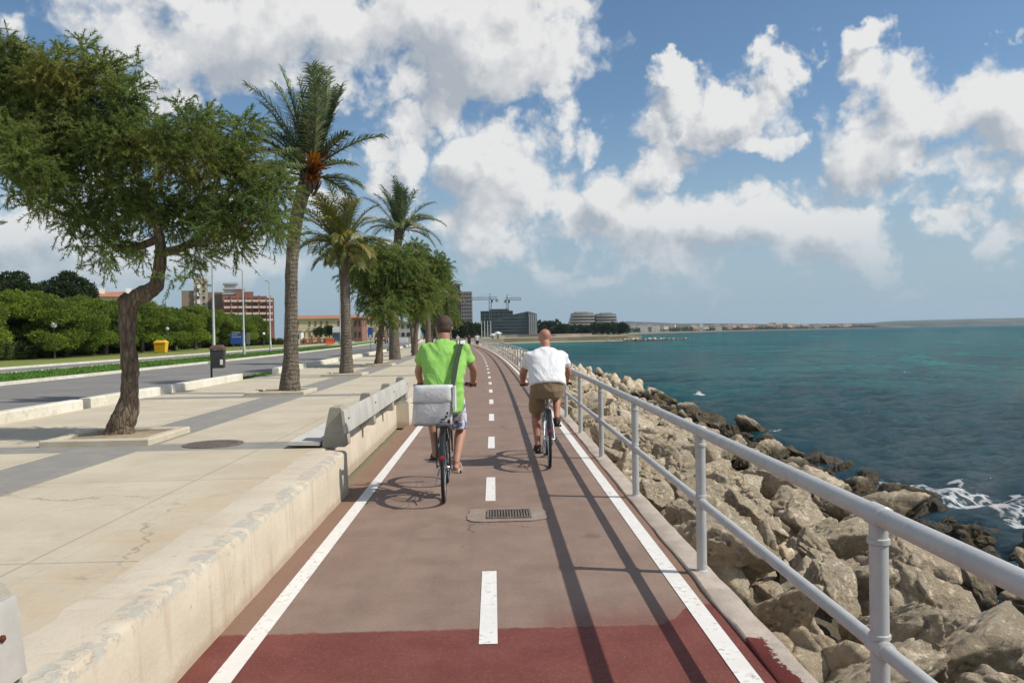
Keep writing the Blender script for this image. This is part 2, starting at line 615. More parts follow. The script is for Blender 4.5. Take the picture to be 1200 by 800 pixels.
m_rubble = rough_mineral('shore_rubble', (0.10, 0.085, 0.06), (0.20, 0.165, 0.115), 1.5, (0.04, 0.035, 0.025), 0.7, 1.0, dist=0.05)

m_turf, nt, out = new_mat('mown_turf')
c = nt.coord('Object')
col = nt.mix(nt.ramp(nt.noise(c, 0.5, 6, 0.65), 0.3, 0.7), (0.075, 0.175, 0.028), (0.13, 0.235, 0.045))
col = nt.mix(nt.math('MULTIPLY', nt.ramp(nt.noise(c, 0.16, 6, 0.7), 0.52, 0.72), 0.6), col, (0.20, 0.19, 0.06))
principled(nt, out, col, 0.9, normal=nt.bump(nt.noise(c, 12, 6, 0.8), 0.8, 0.05), spec=0.2)
m_dryturf, nt, out = new_mat('dry_turf')
c = nt.coord('Object')
col = nt.mix(nt.ramp(nt.noise(c, 0.3, 6, 0.65), 0.3, 0.7), (0.15, 0.20, 0.04), (0.24, 0.25, 0.075))
col = nt.mix(nt.math('MULTIPLY', nt.ramp(nt.noise(c, 0.12, 6, 0.7), 0.5, 0.72), 0.6), col, (0.22, 0.19, 0.09))
principled(nt, out, col, 0.9, normal=nt.bump(nt.noise(c, 10, 6, 0.8), 0.8, 0.05), spec=0.2)

# ================================================================== ground sheets
shore_line = [(1.42 + off(y), y) for y in (-80, -20, 0, 10, 20, 30, 40, 50, 60, 70, 80, 95, 110, 130)] + [
    (off(165) + 1, 165), (off(200) + 0, 200), (-12.5, 240), (-7, 272), (4, 290), (28, 297), (51, 300), (57, 305), (56, 316), (60, 420), (95, 640), (190, 960), (400, 1450),
    (700, 1950), (1250, 2650), (1750, 3300)]
mb = MB()
poly = [(x, y, -0.07) for x, y in shore_line] + [(1750, 5200, -0.07), (-4800, 5200, -0.07), (-4800, -80, -0.07)]
mb.prism(poly[::-1], (0, 0, -4.0))
tag(mb.build('ground', m_land), kind='structure')
bm = bmesh.new()

path = ribbon('cycle_path', -1.62, 1.30, 0.0, -6, 190, m_path, kind='structure')
ribbon('edge_line', -1.395, -1.285, 0.004, -6, 190, m_line, path)
ribbon('edge_line', 1.125, 1.235, 0.004, -6, 190, m_line, path)
dm = []
mbd_v, mbd_f, mbd_uv = [], [], []
y = 4.22 - 3.62 * 2
while y < 120:
    ys = [y, y + 0.65, y + 1.3]
    for a, b in zip(ys[:-1], ys[1:]):
        n = len(mbd_v)
        for (xx, yy) in ((-0.105, a), (-0.005, a), (-0.005, b), (-0.105, b)):
            mbd_v.append((xx + off(yy), yy, 0.004))
            mbd_uv.append((xx, yy))
        mbd_f.append((n, n + 1, n + 2, n + 3))
    y += 3.62
me = bpy.data.meshes.new('dashed_line')
me.from_pydata(mbd_v, [], mbd_f)
ul = me.uv_layers.new(name='metres')
for lp in me.loops:
    ul.data[lp.index].uv = mbd_uv[lp.vertex_index]
me.materials.append(m_line)
link('dashed_line', me, path)

# concrete edge strip that carries the handrail
sweep('kerb', [(1.302, -0.9), (1.302, 0.012), (1.312, 0.02), (1.47, 0.014), (1.485, -0.004), (1.50, -0.9)], -6, 190, m_kerbconc, jitter=0.010, smooth=True, kind='structure', step=0.22)

ribbon('promenade', -7.22, -1.90, 0.45, -10, 190, m_prom, kind='structure')
# low retaining wall between the promenade and the path, set back where the bench stands
wall = tag(sweep('retaining_wall', [(-1.96, 0.2), (-1.96, 0.447), (-1.90, 0.454), (-1.62, 0.452), (-1.58, 0.444), (-1.563, 0.42), (-1.556, 0.2), (-1.55, -0.04), (-1.96, -0.04)],
                 -5, 8.42, m_plaster, jitter=0.005, smooth=True, step=0.07),
           'low cream plastered wall with a chipped grey top edge along the cycle path', 'wall')
sweep('recessed_panel', [(-1.96, 0.2), (-1.96, 0.447), (-1.82, 0.455), (-1.785, 0.40), (-1.78, -0.04), (-1.96, -0.04)], 8.424, 14.556, m_plaster, wall, jitter=0.008, smooth=True, step=0.12)
sweep('wall_continuation', [(-1.96, 0.2), (-1.96, 0.447), (-1.90, 0.454), (-1.62, 0.452), (-1.58, 0.444), (-1.563, 0.42), (-1.555, -0.04), (-1.96, -0.04)],
      14.56, 190, m_plaster, wall, jitter=0.005, smooth=True, step=0.6)

# white kerb wall on the street side of the promenade, with openings
for a, b in ((-6, 14.15), (14.42, 23.2), (27.2, 38.5), (38.9, 60), (63, 100), (101, 190)):
    sweep('kerb', [(-7.44, 0.2), (-7.44, 0.60), (-7.42, 0.625), (-7.24, 0.625), (-7.22, 0.605), (-7.215, 0.2)], a, b, m_whitekerb, jitter=0.006, smooth=True, step=0.3, kind='structure')
ribbon('verge', -8.25, -7.44, 0.32, -10, 190, m_turf, kind='structure')
ribbon('road', -15.35, -8.25, 0.30, -10, 260, m_asphalt, kind='structure')
ribbon('road', -24.2, -19.9, 0.30, -10, 260, m_asphalt, kind='structure')
ribbon('median', -19.9, -15.35, 0.36, -10, 260, m_turf, kind='structure')
for x in (-15.35, -19.9, -24.2):
    sweep('kerb', [(x - 0.09, 0.2), (x - 0.09, 0.405), (x + 0.09, 0.405), (x + 0.09, 0.2)], -10, 260, m_whitekerb, kind='structure')
ribbon('lawn', -160, -24.2, 0.34, -10, 300, m_dryturf, kind='structure')


def grass_blades(name, x0, x1, y0, y1, z, n, h, mat):
    x = rng.uniform(x0, x1, n)
    yy = y0 + (y1 - y0) * rng.random(n) ** 1.6
    ox = np.array([off(t) for t in yy])
    hh = h * rng.uniform(0.5, 1.3, n)
    a = rng.uniform(0, 6.28, n)
    w = 0.012 + 0.0006 * yy
    dx, dy = np.cos(a) * w, np.sin(a) * w
    lx, ly = rng.normal(0, 0.4, n) * hh, rng.normal(0, 0.4, n) * hh
    bx = x + ox
    vts = np.stack([np.stack([bx - dx, yy - dy, np.full(n, z)], 1), np.stack([bx + dx, yy + dy, np.full(n, z)], 1),
                    np.stack([bx + lx + dx * .2, yy + ly + dy * .2, z + hh], 1), np.stack([bx + lx - dx * .2, yy + ly - dy * .2, z + hh], 1)], 1).reshape(-1, 3)
    me = np_mesh(name, vts, np.arange(4 * n).reshape(-1, 4), mat)
    return tag(link(name, me), kind='stuff')


grass_blades('grass', -19.8, -15.5, 14, 110, 0.36, 42000, 0.07, m_turf)
grass_blades('grass', -8.22, -7.46, 8, 70, 0.32, 16000, 0.08, m_turf)

# ================================================================== beach across the bay
inner, outer = [], []
bl = [(off(200) + 1, 196), (-12.5, 240), (-7, 272), (4, 290), (28, 297), (51, 300), (57, 305), (56, 316), (60, 420)]
nrm_in = [(-1, 0.05), (-1, 0.2), (-0.75, 0.65), (-0.35, 0.95), (-0.1, 1), (-0.3, 0.9), (-0.9, 0.2), (-1, 0), (-1, 0)]
mb = MB()
rings = []
for (x, y), (nx, ny) in zip(bl, nrm_in):
    rings.append([(x - nx * 5, y - ny * 5, SEA_Z - 0.4), (x + nx * 1, y + ny * 1, SEA_Z + 0.35), (x + nx * 7, y + ny * 7, -0.9), (x + nx * 14, y + ny * 14, 0.03), (x + nx * 24, y + ny * 24, 0.04),
                  (x + nx * 24, y + ny * 24, -2.6), (x - nx * 5, y - ny * 5, -2.6)])
mb.rings(rings, True)
tag(mb.build('beach', m_sand, smooth=30), kind='structure')

# rubble slope under the boulders
ys = [-8 + 0.8 * i for i in range(80)] + [56 + 4 * i for i in range(36)]
prof = [(1.44, -0.5), (1.9, -0.95), (3.0, -1.28), (4.4, -1.60), (6.0, -1.92), (7.6, -2.2), (9.0, -2.55), (11, -3.2), (15, -4.5)]
vts, fcs = [], []
for y in ys:
    for i, (x, z) in enumerate(prof):
        q = V((x * 1.3, y * 1.3, 0.0))
        vts.append((x + off(y), y, z + (0 if i == 0 else 0.28 * mnoise.noise(q))))
w = len(prof)
for j in range(len(ys) - 1):
    for i in range(w - 1):
        fcs.append((j * w + i, j * w + i + 1, (j + 1) * w + i + 1, (j + 1) * w + i))
me = bpy.data.meshes.new('shore_slope')
me.from_pydata(vts, [], fcs)
me.materials.append(m_rubble)
tag(link('shore_slope', me), kind='structure')

# ================================================================== sea
m_sea, nt, out = new_mat('sea_water')
p = nt.pos()
pp = nt.vmath('MULTIPLY', p, (1.0, 1.0, 0.0))
wpos = nt.vmath('ADD', pp, nt.vmath('SCALE', nt.add('ShaderNodeTexNoise', {'Vector': pp, 'Scale': 0.03, 'Detail': 4.0}).outputs['Color'], 14.0))
patch = nt.noise(nt.vmath('MULTIPLY', wpos, (0.030, 0.012, 1)), 1.0, 5, 0.6)
sp = nt.sep(p)
# deeper, bluer water close under the rocks and far out; pale sand bottom in the bay
dist = nt.vmath('LENGTH', pp, out=0)
bay = nt.math('MULTIPLY', nt.ramp(sp[1], 16, 60), nt.ramp(sp[1], 330, 900, 1, 0.35))
g = nt.math('MULTIPLY', bay, nt.ramp(patch, 0.33, 0.62, 0.25, 1.0))
col = nt.mix(g, (0.002, 0.050, 0.062), (0.003, 0.132, 0.128))
shal = nt.math('MULTIPLY', nt.ramp(sp[1], 150, 285), nt.ramp(sp[0], 40, 5))
col = nt.mix(nt.math('MULTIPLY', shal, 0.7), col, (0.05, 0.26, 0.22))
col = nt.mix(nt.ramp(sp[1], 500, 2200, 0, 0.6), col, (0.005, 0.060, 0.085))
dp = nt.noise(nt.vmath('MULTIPLY', wpos, (0.16, 0.07, 1)), 1.0, 4, 0.6)
col = nt.mix(nt.ramp(dp, 0.48, 0.66, 0, 0.6), col, (0.004, 0.034, 0.05))
# foam where the swell breaks on the stones
FOAM = [(on_z(1143, 588, SEA_Z), 1.2), (on_z(1112, 580, SEA_Z), 0.8), (on_z(1056, 570, SEA_Z), 0.75), (on_z(1170, 600, SEA_Z), 0.6), (on_z(1195, 612, SEA_Z), 0.3), (on_z(820, 462, SEA_Z), 0.5), (on_z(1085, 580, SEA_Z), 0.45), (on_z(908, 505, SEA_Z), 0.4), (on_z(975, 531, SEA_Z), 0.25), (on_z(1190, 577, SEA_Z), 0.25), (on_z(1120, 571, SEA_Z), 0.2)]
fm = None
for q, r in FOAM:
    d = nt.math('MULTIPLY', nt.vmath('LENGTH', nt.vmath('MULTIPLY', nt.vmath('SUBTRACT', p, tuple(q)), (1, 0.75, 0))), 1.0 / r)
    d = nt.ramp(d, 0.0, 1.6, 1, 0)
    fm = d if fm is None else nt.math('MAXIMUM', fm, d)
fn = nt.math('ADD', nt.math('MULTIPLY', nt.noise(pp, 3.2, 7, 0.72), 1.0), nt.math('MULTIPLY', nt.vor(nt.vmath('ADD', pp, nt.vmath('SCALE', nt.add('ShaderNodeTexNoise', {'Vector': pp, 'Scale': 2.0}).outputs['Color'], 0.8)), 3.0, 'DISTANCE_TO_EDGE'), -1.0))
foam = nt.ramp(nt.math('ADD', fn, nt.math('MULTIPLY', fm, 0.62)), 0.80, 1.0)
foam = nt.math('MULTIPLY', foam, nt.ramp(fm, 0.02, 0.25))
crest = nt.math('MULTIPLY', nt.ramp(nt.noise(nt.vmath('MULTIPLY', pp, (0.9, 0.5, 1)), 1.0, 6, 0.7), 0.735, 0.78), nt.ramp(sp[1], 8, 30, 1, 0.4))  # tiny foam-like glints painted white into the water colour
foam = nt.math('MAXIMUM', foam, nt.math('MULTIPLY', crest, 0.6))
col = nt.mix(foam, col, (0.80, 0.82, 0.82))
wv = nt.vmath('MULTIPLY', pp, (1.0, 0.75, 1))
h = nt.math('ADD', nt.math('MULTIPLY', nt.noise(wv, 0.6, 3, 0.5), 0.45), nt.math('MULTIPLY', nt.noise(nt.vmath('MULTIPLY', pp, (0.7, 1.5, 1)), 1.9, 6, 0.70), 1.15))
nrm = nt.bump(h, 1.0, 0.5)
nrm = nt.bump(nt.noise(nt.vmath('MULTIPLY', pp, (0.8, 1.3, 1)), 7.0, 5, 0.7), 1.0, 0.07, nrm)
# a ruffled sea never mirrors the low sky fully: the faces of the waves keep the reflection moderate even far out
dif = nt.add('ShaderNodeBsdfDiffuse', {'Color': col, 'Normal': nrm})
glo = nt.add('ShaderNodeBsdfGlossy', {'Color': (1, 1, 1), 'Roughness': nt.math('MAXIMUM', nt.math('MULTIPLY', foam, 0.8), 0.07), 'Normal': nrm})
fre = nt.add('ShaderNodeFresnel', {'IOR': 1.33, 'Normal': nrm}).outputs[0]
fac = nt.math('MULTIPLY', nt.math('MULTIPLY', nt.math('DIVIDE', fre, nt.math('ADD', fre, 0.50)), 0.31), nt.math('SUBTRACT', 1.0, nt.math('MULTIPLY', foam, 0.9)))
mxs = nt.add('ShaderNodeMixShader', {0: fac})
nt.l.new(dif.outputs[0], mxs.inputs[1])
nt.l.new(glo.outputs[0], mxs.inputs[2])
nt.l.new(mxs.outputs[0], out.inputs['Surface'])

NA, NR = 760, 950
ang = np.linspace(R(-25), R(125), NA)          # measured from +Y towards +X
rad = 5.0 * (7000 / 5.0) ** np.linspace(0, 1, NR)
A, Q = np.meshgrid(ang, rad, indexing='xy')
X, Y = np.sin(A) * Q, np.cos(A) * Q
Z = np.full_like(X, 0.0)
wr = np.random.default_rng(3)
for k in range(34):
    lam = 0.5 + 1.9 * wr.random() ** 1.5
    th = wr.normal(1.8, 0.5)
    amp = 0.0155 * lam ** 0.8
    ph = wr.uniform(0, 6.28)
    fade = np.clip(2.0 - Q * 0.0085 / lam * 4, 0, 1)
    arg = 2 * np.pi / lam * (X * np.cos(th) + Y * np.sin(th)) + ph
    Z += amp * fade * (np.sin(arg) + 0.25 * np.sin(2 * arg + 0.8))
Z += SEA_Z
vts = np.stack([X, Y, Z], -1).reshape(-1, 3)
ii = np.arange(NA * NR).reshape(NR, NA)
qd = np.stack([ii[:-1, :-1], ii[1:, :-1], ii[1:, 1:], ii[:-1, 1:]], -1).reshape(-1, 4)
tag(link('sea', np_mesh('sea', vts, qd, m_sea, smooth=True)), kind='structure')
# ================================================================== boulders of the revetment
m_rock, nt, out = new_mat('limestone_boulder')
c = nt.coord('Object')
p = nt.pos()
wz = nt.math('ADD', nt.sep(p)[2], nt.math('MULTIPLY', nt.math('SUBTRACT', nt.noise(p, 1.3, 5, 0.65), 0.5), 0.9))
orand = nt.add('ShaderNodeObjectInfo').outputs['Random']
n1 = nt.noise(p, 1.7, 7, 0.65)
col = nt.mix(nt.ramp(n1, 0.32, 0.68), (0.60, 0.475, 0.32), (0.78, 0.665, 0.49))
col = nt.mix(nt.math('MULTIPLY', orand, 0.55), col, (0.64, 0.53, 0.375))
col = nt.mix(nt.math('MULTIPLY', nt.ramp(nt.noise(p, 3.3, 6, 0.7), 0.5, 0.7), 0.32), col, (0.36, 0.26, 0.16))
grey = nt.math('MULTIPLY', nt.ramp(nt.noise(p, 6.0, 7, 0.75), 0.50, 0.68), 0.55)
col = nt.mix(grey, col, (0.32, 0.30, 0.26))
pit = nt.vor(nt.vmath('ADD', c, nt.vmath('SCALE', nt.add('ShaderNodeTexNoise', {'Vector': c, 'Scale': 6.0, 'Detail': 5.0}).outputs['Color'], 0.35)), 7.0)
fis = nt.noise(c, 4.2, 9, 0.74)
pitm = nt.math('MULTIPLY', nt.ramp(fis, 0.31, 0.42, 1, 0), 0.7)
col = nt.mix(pitm, col, (0.15, 0.12, 0.085))
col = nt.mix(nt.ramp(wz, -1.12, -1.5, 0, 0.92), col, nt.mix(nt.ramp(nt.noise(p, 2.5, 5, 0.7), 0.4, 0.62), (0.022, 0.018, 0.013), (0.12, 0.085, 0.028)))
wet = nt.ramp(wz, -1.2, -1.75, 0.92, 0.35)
h = nt.math('ADD', nt.math('MULTIPLY', nt.ramp(fis, 0.34, 0.60), 1.0), nt.math('ADD', nt.math('MULTIPLY', nt.noise(c, 26, 7, 0.75), 0.55), nt.math('MULTIPLY', nt.ramp(pit, 0.0, 0.45), 0.35)))
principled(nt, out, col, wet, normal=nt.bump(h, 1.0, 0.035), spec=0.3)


def boulder_mesh(seed, sub):
    r = np.random.default_rng(seed)
    bm = bmesh.new()
    bmesh.ops.create_icosphere(bm, subdivisions=sub, radius=1.0)
    me = bpy.data.meshes.new('boulder')
    bm.to_mesh(me)
    bm.free()
    n = len(me.vertices)
    d = np.zeros(n * 3, dtype=np.float32)
    me.vertices.foreach_get('co', d)
    d = d.reshape(-1, 3).astype(float)
    d /= np.linalg.norm(d, axis=1, keepdims=True)
    k = 11
    pn = r.normal(0, 1, (k, 3))
    pn /= np.linalg.norm(pn, axis=1, keepdims=True)
    pd = r.uniform(0.50, 1.0, k)
    dots = np.clip(d @ pn.T, 1e-3, None)
    lim = pd[None, :] / dots
    lim = np.minimum(lim, 1.35)
    s = -26.0
    rad = (np.exp(s * lim).sum(1)) ** (1 / s) if False else -np.log(np.exp(-30 * lim).sum(1)) / 30
    off3 = V(r.uniform(-50, 50, 3))
    rr = np.empty(n)
    for i in range(n):
        q = V(d[i]) * float(rad[i])
        a = mnoise.fractal(q * 1.4 + off3, 1.0, 2.1, 5)
        b = abs(mnoise.fractal(q * 4.0 + off3, 0.9, 2.1, 5)) * 1.6 - 0.5
        e = 1 - abs(mnoise.noise(q * 2.6 - off3)) * 2.2
        c2 = mnoise.noise(q * 11.0 + off3)
        rr[i] = rad[i] + 0.07 * a + 0.05 * b + 0.028 * c2 - 0.13 * max(0.0, e) ** 4
    sc = np.array([r.uniform(0.9, 1.25), r.uniform(0.75, 1.0), r.uniform(0.6, 0.85)])
    co = d * rr[:, None] * sc
    me.vertices.foreach_set('co', co.astype(np.float32).ravel())
    me.polygons.foreach_set('use_smooth', [True] * len(me.polygons))
    me.materials.append(m_rock)
    me.update()
    return me


big = [boulder_mesh(100 + i, 5) for i in range(7)]
small = [boulder_mesh(200 + i, 3) for i in range(5)]


def slope_z(x):
    t = [(1.5, -0.24), (2.4, -0.56), (4.0, -1.04), (5.8, -1.50), (7.0, -1.70), (8.2, -1.88), (9.2, -2.15), (10.5, -2.6)]
    for (a, za), (b, zb) in zip(t[:-1], t[1:]):
        if x <= b:
            return za + (zb - za) * (x - a) / (b - a)
    return -2.3


rr = random.Random(11)
spots = []
tries = 0
while len(spots) < 300 and tries < 60000:
    tries += 1
    y = 3.2 + 36 * rr.random() ** 1.2
    x = 1.95 + 6.75 * rr.random()
    s = rr.uniform(0.25, 0.43) * (1.0 + 0.12 * (x > 3.0) + (0.40 if rr.random() < 0.14 else 0))
    if x < 2.6:
        s = min(s, 0.52)
    if x - s * 0.85 < 1.50:
        continue
    if any((x - a) ** 2 + (y - b) ** 2 < (0.90 * (s + t)) ** 2 for a, b, t in spots):
        continue
    spots.append((x, y, s))
G_B = 'boulders of the rock revetment below the handrail'
for i, (x, y, s) in enumerate(spots):
    z = slope_z(x)
    o = link('boulder', big[i % len(big)])
    o.location = (x + off(y), y, z + s * rr.uniform(-0.02, 0.22))
    o.rotation_euler = (rr.uniform(-0.9, 0.9), rr.uniform(-0.9, 0.9), rr.uniform(0, 6.28))
    o.scale = (s * rr.uniform(0.95, 1.3), s * rr.uniform(0.9, 1.2), s * rr.uniform(0.8, 1.1))
    if x < 3.4:
        lab = 'pale tan limestone boulder lying close below the handrail'
    elif x < 5.8:
        lab = 'rough weathered limestone boulder in the middle of the rock slope'
    else:
        lab = 'dark wet boulder at the waterline'
    tag(o, lab, 'boulder', G_B)


def merged_rocks(name, items):
    """many small stones as one mesh"""
    vs, fs, n = [], [], 0
    for (mesh, loc, rot, sc) in items:
        k = len(mesh.vertices)
        co = np.zeros(k * 3, dtype=np.float32)
        mesh.vertices.foreach_get('co', co)
        co = co.reshape(-1, 3) * np.array(sc)
        m = np.array(Euler(rot).to_matrix())
        vs.append(co @ m.T + np.array(loc))
        f = np.zeros(len(mesh.polygons) * 3, dtype=np.int32)
        mesh.polygons.foreach_get('vertices', f)
        fs.append(f.reshape(-1, 3) + n)
        n += k
    return tag(link(name, np_mesh(name, np.concatenate(vs), np.concatenate(fs), m_rock, smooth=True)), kind='stuff')


items = []
# stones filling the gaps between the boulders
for i in range(1700):
    y = 2.5 + 34 * rr.random() ** 1.3
    x = 1.62 + 7.2 * rr.random()
    s = rr.uniform(0.10, 0.30)
    if x < 1.9:
        s *= 0.55
    items.append((small[i % 5], (x + off(y), y, slope_z(x) - 0.24 + rr.uniform(-0.12, 0.14)), [rr.uniform(0, 6) for _ in range(3)], (s, s * rr.uniform(.7, 1.2), s * rr.uniform(.6, 1))))
merged_rocks('gravel', items)
items = []
# the far end of the revetment, which reads as one mass
for i in range(1100):
    y = 38.5 + 146 * rr.random() ** 1.3
    x = 1.9 + 6.6 * rr.random()
    s = rr.uniform(0.3, 0.72)
    if x - s < 1.5:
        continue
    items.append((small[i % 5], (x + off(y), y, slope_z(x) + rr.uniform(-0.15, 0.15)), [rr.uniform(0, 6) for _ in range(3)], (s * 1.2, s, s * .85)))
merged_rocks('rubble', items)
# ================================================================== handrail
m_rail, nt, out = new_mat('grey_rail_paint')
c = nt.coord('Object')
col = nt.mix(nt.ramp(nt.noise(c, 5, 6, 0.65), 0.3, 0.7), (0.415, 0.415, 0.405), (0.485, 0.485, 0.47))
run = nt.noise(nt.vmath('MULTIPLY', c, (16, 16, 2.5)), 1.0, 5, 0.7)
col = nt.mix(nt.math('MULTIPLY', nt.ramp(run, 0.56, 0.72), 0.35), col, (0.30, 0.285, 0.26))
rst = nt.noise(c, 13, 6, 0.75)
rm = nt.ramp(rst, 0.665, 0.70)
col = nt.mix(nt.math('MULTIPLY', rm, 0.85), col, (0.17, 0.075, 0.035))
salt = nt.ramp(nt.noise(c, 38, 5, 0.7), 0.60, 0.70)
col = nt.mix(nt.math('MULTIPLY', salt, 0.35), col, (0.62, 0.62, 0.60))
principled(nt, out, col, nt.ramp(rst, 0.4, 0.7, 0.34, 0.6), normal=nt.bump(nt.math('SUBTRACT', nt.noise(c, 70, 4, 0.6), nt.math('MULTIPLY', rm, 0.8)), 0.18, 0.006), spec=0.5)
m_galv = simple('galvanised_steel', (0.42, 0.43, 0.44), 0.42, 0.7, 0.12, 9.0, 0.1, 60)
rail = thing('handrail', 'grey painted tubular handrail above the rocks beside the cycle path', 'handrail', (1.39, 0, 0))


def railx(y):
    return off(y)


ys = [-4 + i * 0.5 for i in range(36)] + [14 + i * 1.25 for i in range(118)]
mb = MB()
mb.tube([(railx(y), y, 0.965) for y in ys], 0.037, 14)
mb.build('top_rail', m_rail, rail, True)
mb = MB()
mb.tube([(railx(y), y, 0.485) for y in ys], 0.029, 12)
mb.build('middle_rail', m_rail, rail, True)
y = 2.86 - 2.5 * 2
while y < 155:
    mb = MB()
    x = railx(y)
    sg = 14 if y < 30 else 8
    mb.cyl((x, y, -0.01), (x, y, 0.945), 0.034, sg)
    if y < 30:
        mb.lathe((x, y, 0.0), [(0.034, 0.0), (0.045, 0.012), (0.045, 0.022), (0.034, 0.03)], sg)
        # welded collars where the rails pass
        mb.tube([(x, y - 0.055, 0.965), (x, y - 0.05, 0.965), (x, y + 0.05, 0.965), (x, y + 0.055, 0.965)], [0.036, 0.042, 0.042, 0.036], 14)
        mb.lathe((x, y, 0.86), [(0.034, 0.0), (0.040, 0.004), (0.040, 0.022), (0.034, 0.026)], sg)
        mb.tube([(x, y - 0.062, 0.485), (x, y - 0.057, 0.485), (x, y + 0.057, 0.485), (x, y + 0.062, 0.485)], [0.029, 0.036, 0.036, 0.029], 12)
        mb.lathe((x, y, 0.515), [(0.034, 0.0), (0.039, 0.004), (0.039, 0.018), (0.034, 0.022)], sg)
    mb.build('post', m_rail, rail, True)
    y += 2.5

# ================================================================== benches on the retaining wall
m_bconc = rough_mineral('bench_concrete', (0.31, 0.29, 0.235), (0.40, 0.375, 0.305), 5.0, (0.2, 0.19, 0.16), 0.35, 0.4)
m_bplank = simple('bench_back_panel', (0.46, 0.44, 0.395), 0.6, 0.0, 0.14, 3.0, 0.15, 40)
m_rust = simple('rusty_bolt', (0.16, 0.045, 0.018), 0.8, 0.3, 0.4, 30)
m_seat = rough_mineral('bench_seat_slab', (0.52, 0.50, 0.46), (0.60, 0.58, 0.53), 4.0)


def bench(name, label, y0, y1, n_up, endcap=0.06, x=-1.70, eo=0.14):
    b = thing(name, label, 'bench', (x, y0, 0.457), group='concrete benches on the low wall')
    L = y1 - y0
    for k in range(n_up):
        yy = eo + (L - 2 * eo) * k / (n_up - 1)
        w = 0.26 if k in (0, n_up - 1) else 0.15
        mb = MB()
        prof = [(0.08, 0.0), (0.10, 0.03), (0.055, 0.41), (0.035, 0.435), (-0.065, 0.435), (-0.085, 0.41), (-0.17, 0.03), (-0.17, 0.0)]
        mb.rings([[(x * s, yy + t, z * (1 - (1 - s) * 0.3)) for x, z in prof] for t, s in ((-w / 2, .93), (-w / 2 + .015, 1), (w / 2 - .015, 1), (w / 2, .93))], True)
        up = mb.build('upright', m_bconc, b, 35)
        mb = MB()
        for zz in (0.30,):
            xx = 0.10 - 0.045 * zz / 0.41 + 0.033
            mb.lathe((xx, yy, zz), [(0.011, 0.0), (0.011, 0.008), (0.006, 0.012)], 8, 'X')
        mb.build('bolt', m_rust, up, True)
    # backrest panel bolted on the path side, leaning with the uprights
    lean = 0.045 / 0.38
    def px(z):
        return 0.102 - lean * z
    mb = MB()
    z0, z1, t = 0.15, 0.40, 0.028
    sec = [(px(z0), z0), (px(z0) + t, z0 + .004), (px(z1) + t + .004, z1 - .012), (px(z1) + t - .004, z1), (px(z1), z1)]
    mb.rings([[(x + 0.004 * math.sin(q * 1.3), q, z) for x, z in sec] for q in [-endcap + (L + 2 * endcap) * i / 14 for i in range(15)]], True)
    mb.build('backrest', m_bplank, b, 35)
    mb = MB()
    mb.rings([[(-0.19, q, 0.02), (-0.52, q, 0.03), (-0.54, q, 0.05), (-0.52, q, 0.07), (-0.19, q, 0.06)] for q in [0.0 + L * i / 6 for i in range(7)]], True)
    mb.build('seat', m_seat, b, 35)
    return b


bench('bench', 'long grey concrete bench with a panelled back beside the man in green', 8.62, 14.86, 4)
nb = bench('bench', 'end of a pale bench back with a rusty bolt at the bottom left corner', -3.66, 2.49, 4, 0.04, -1.60, 0.06)

# ================================================================== drain grate, manhole
m_iron = simple('cast_iron', (0.17, 0.135, 0.115), 0.75, 0.1, 0.3, 20, 0.4, 80)
gr = thing('drain_grate', 'rectangular iron drain grate in a rough concrete patch on the cycle path', 'drain grate', (0.115, 7.22, 0.004))
m_patch = rough_mineral('mortar_patch', (0.33, 0.25, 0.205), (0.42, 0.34, 0.285), 6.0, (0.2, 0.15, 0.12), 0.6, 1.0, dist=0.02)
mb = MB()
pts = []
for k in range(64):
    a = 2 * math.pi * k / 64
    ca, sa = math.cos(a), math.sin(a)
    e = 1.0 / (abs(ca / 0.36) ** 5 + abs(sa / 0.26) ** 5) ** 0.2
    e *= 1 + 0.10 * mnoise.noise(V((ca * 2.2, sa * 2.2, 3.0))) + 0.07 * mnoise.noise(V((ca * 7, sa * 7, 8.0)))
    pts.append((ca * e - 0.02, sa * e, 0.0))
mb.prism(pts, (0, 0, 0.006))
mb.build('mortar_patch', m_patch, gr)
mb = MB()
gx, gy = 0.185, 0.16
for s in (-1, 1):
    mb.box((0, s * gy, 0.010), (gx * 2 + 0.03, 0.02, 0.014))
    mb.box((s * (gx + 0.005), 0, 0.010), (0.02, gy * 2 - 0.022, 0.014))
for k in range(14):
    mb.box((-gx + 0.02 + k * (2 * gx - 0.04) / 13, 0, 0.009), (0.013, gy * 2 - 0.022, 0.012))
mb.build('grate', m_iron, gr)
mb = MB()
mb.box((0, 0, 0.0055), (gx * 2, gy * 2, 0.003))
mb.build('pit', simple('drain_shade', (0.02, 0.017, 0.015), 0.9), gr)  # near-black plate: the shade of the drain shaft put into its colour

mc = on_z(250, 520.5, 0.45)
mh = thing('manhole_cover', 'round dark iron manhole cover set in the promenade paving', 'manhole cover', (mc.x, mc.y, 0.452))
mb = MB()
mb.lathe((0, 0, 0), [(0.33, 0), (0.33, 0.008), (0.30, 0.008)], 32)
mb.build('frame', m_iron, mh)
mb = MB()
mb.lathe((0, 0, 0.004), [(0.295, 0), (0.295, 0.006), (0.02, 0.006)], 32)
for k in range(-3, 4):
    wd = math.sqrt(max(0.0, 0.27 ** 2 - (k * 0.075) ** 2))
    mb.box((0, k * 0.075, 0.0115), (wd * 2, 0.03, 0.003))
mb.build('lid', m_iron, mh)

# ================================================================== tree pits
TREE_Y = [9.75, 17.2, 24.7, 32.2, 39.7, 47.2, 54.7, 62.2, 69.7, 77.2, 84.7, 92, 99.5, 107, 114.5, 122]


def tree_x(y):
    return -4.55 + off(y) * 0.6


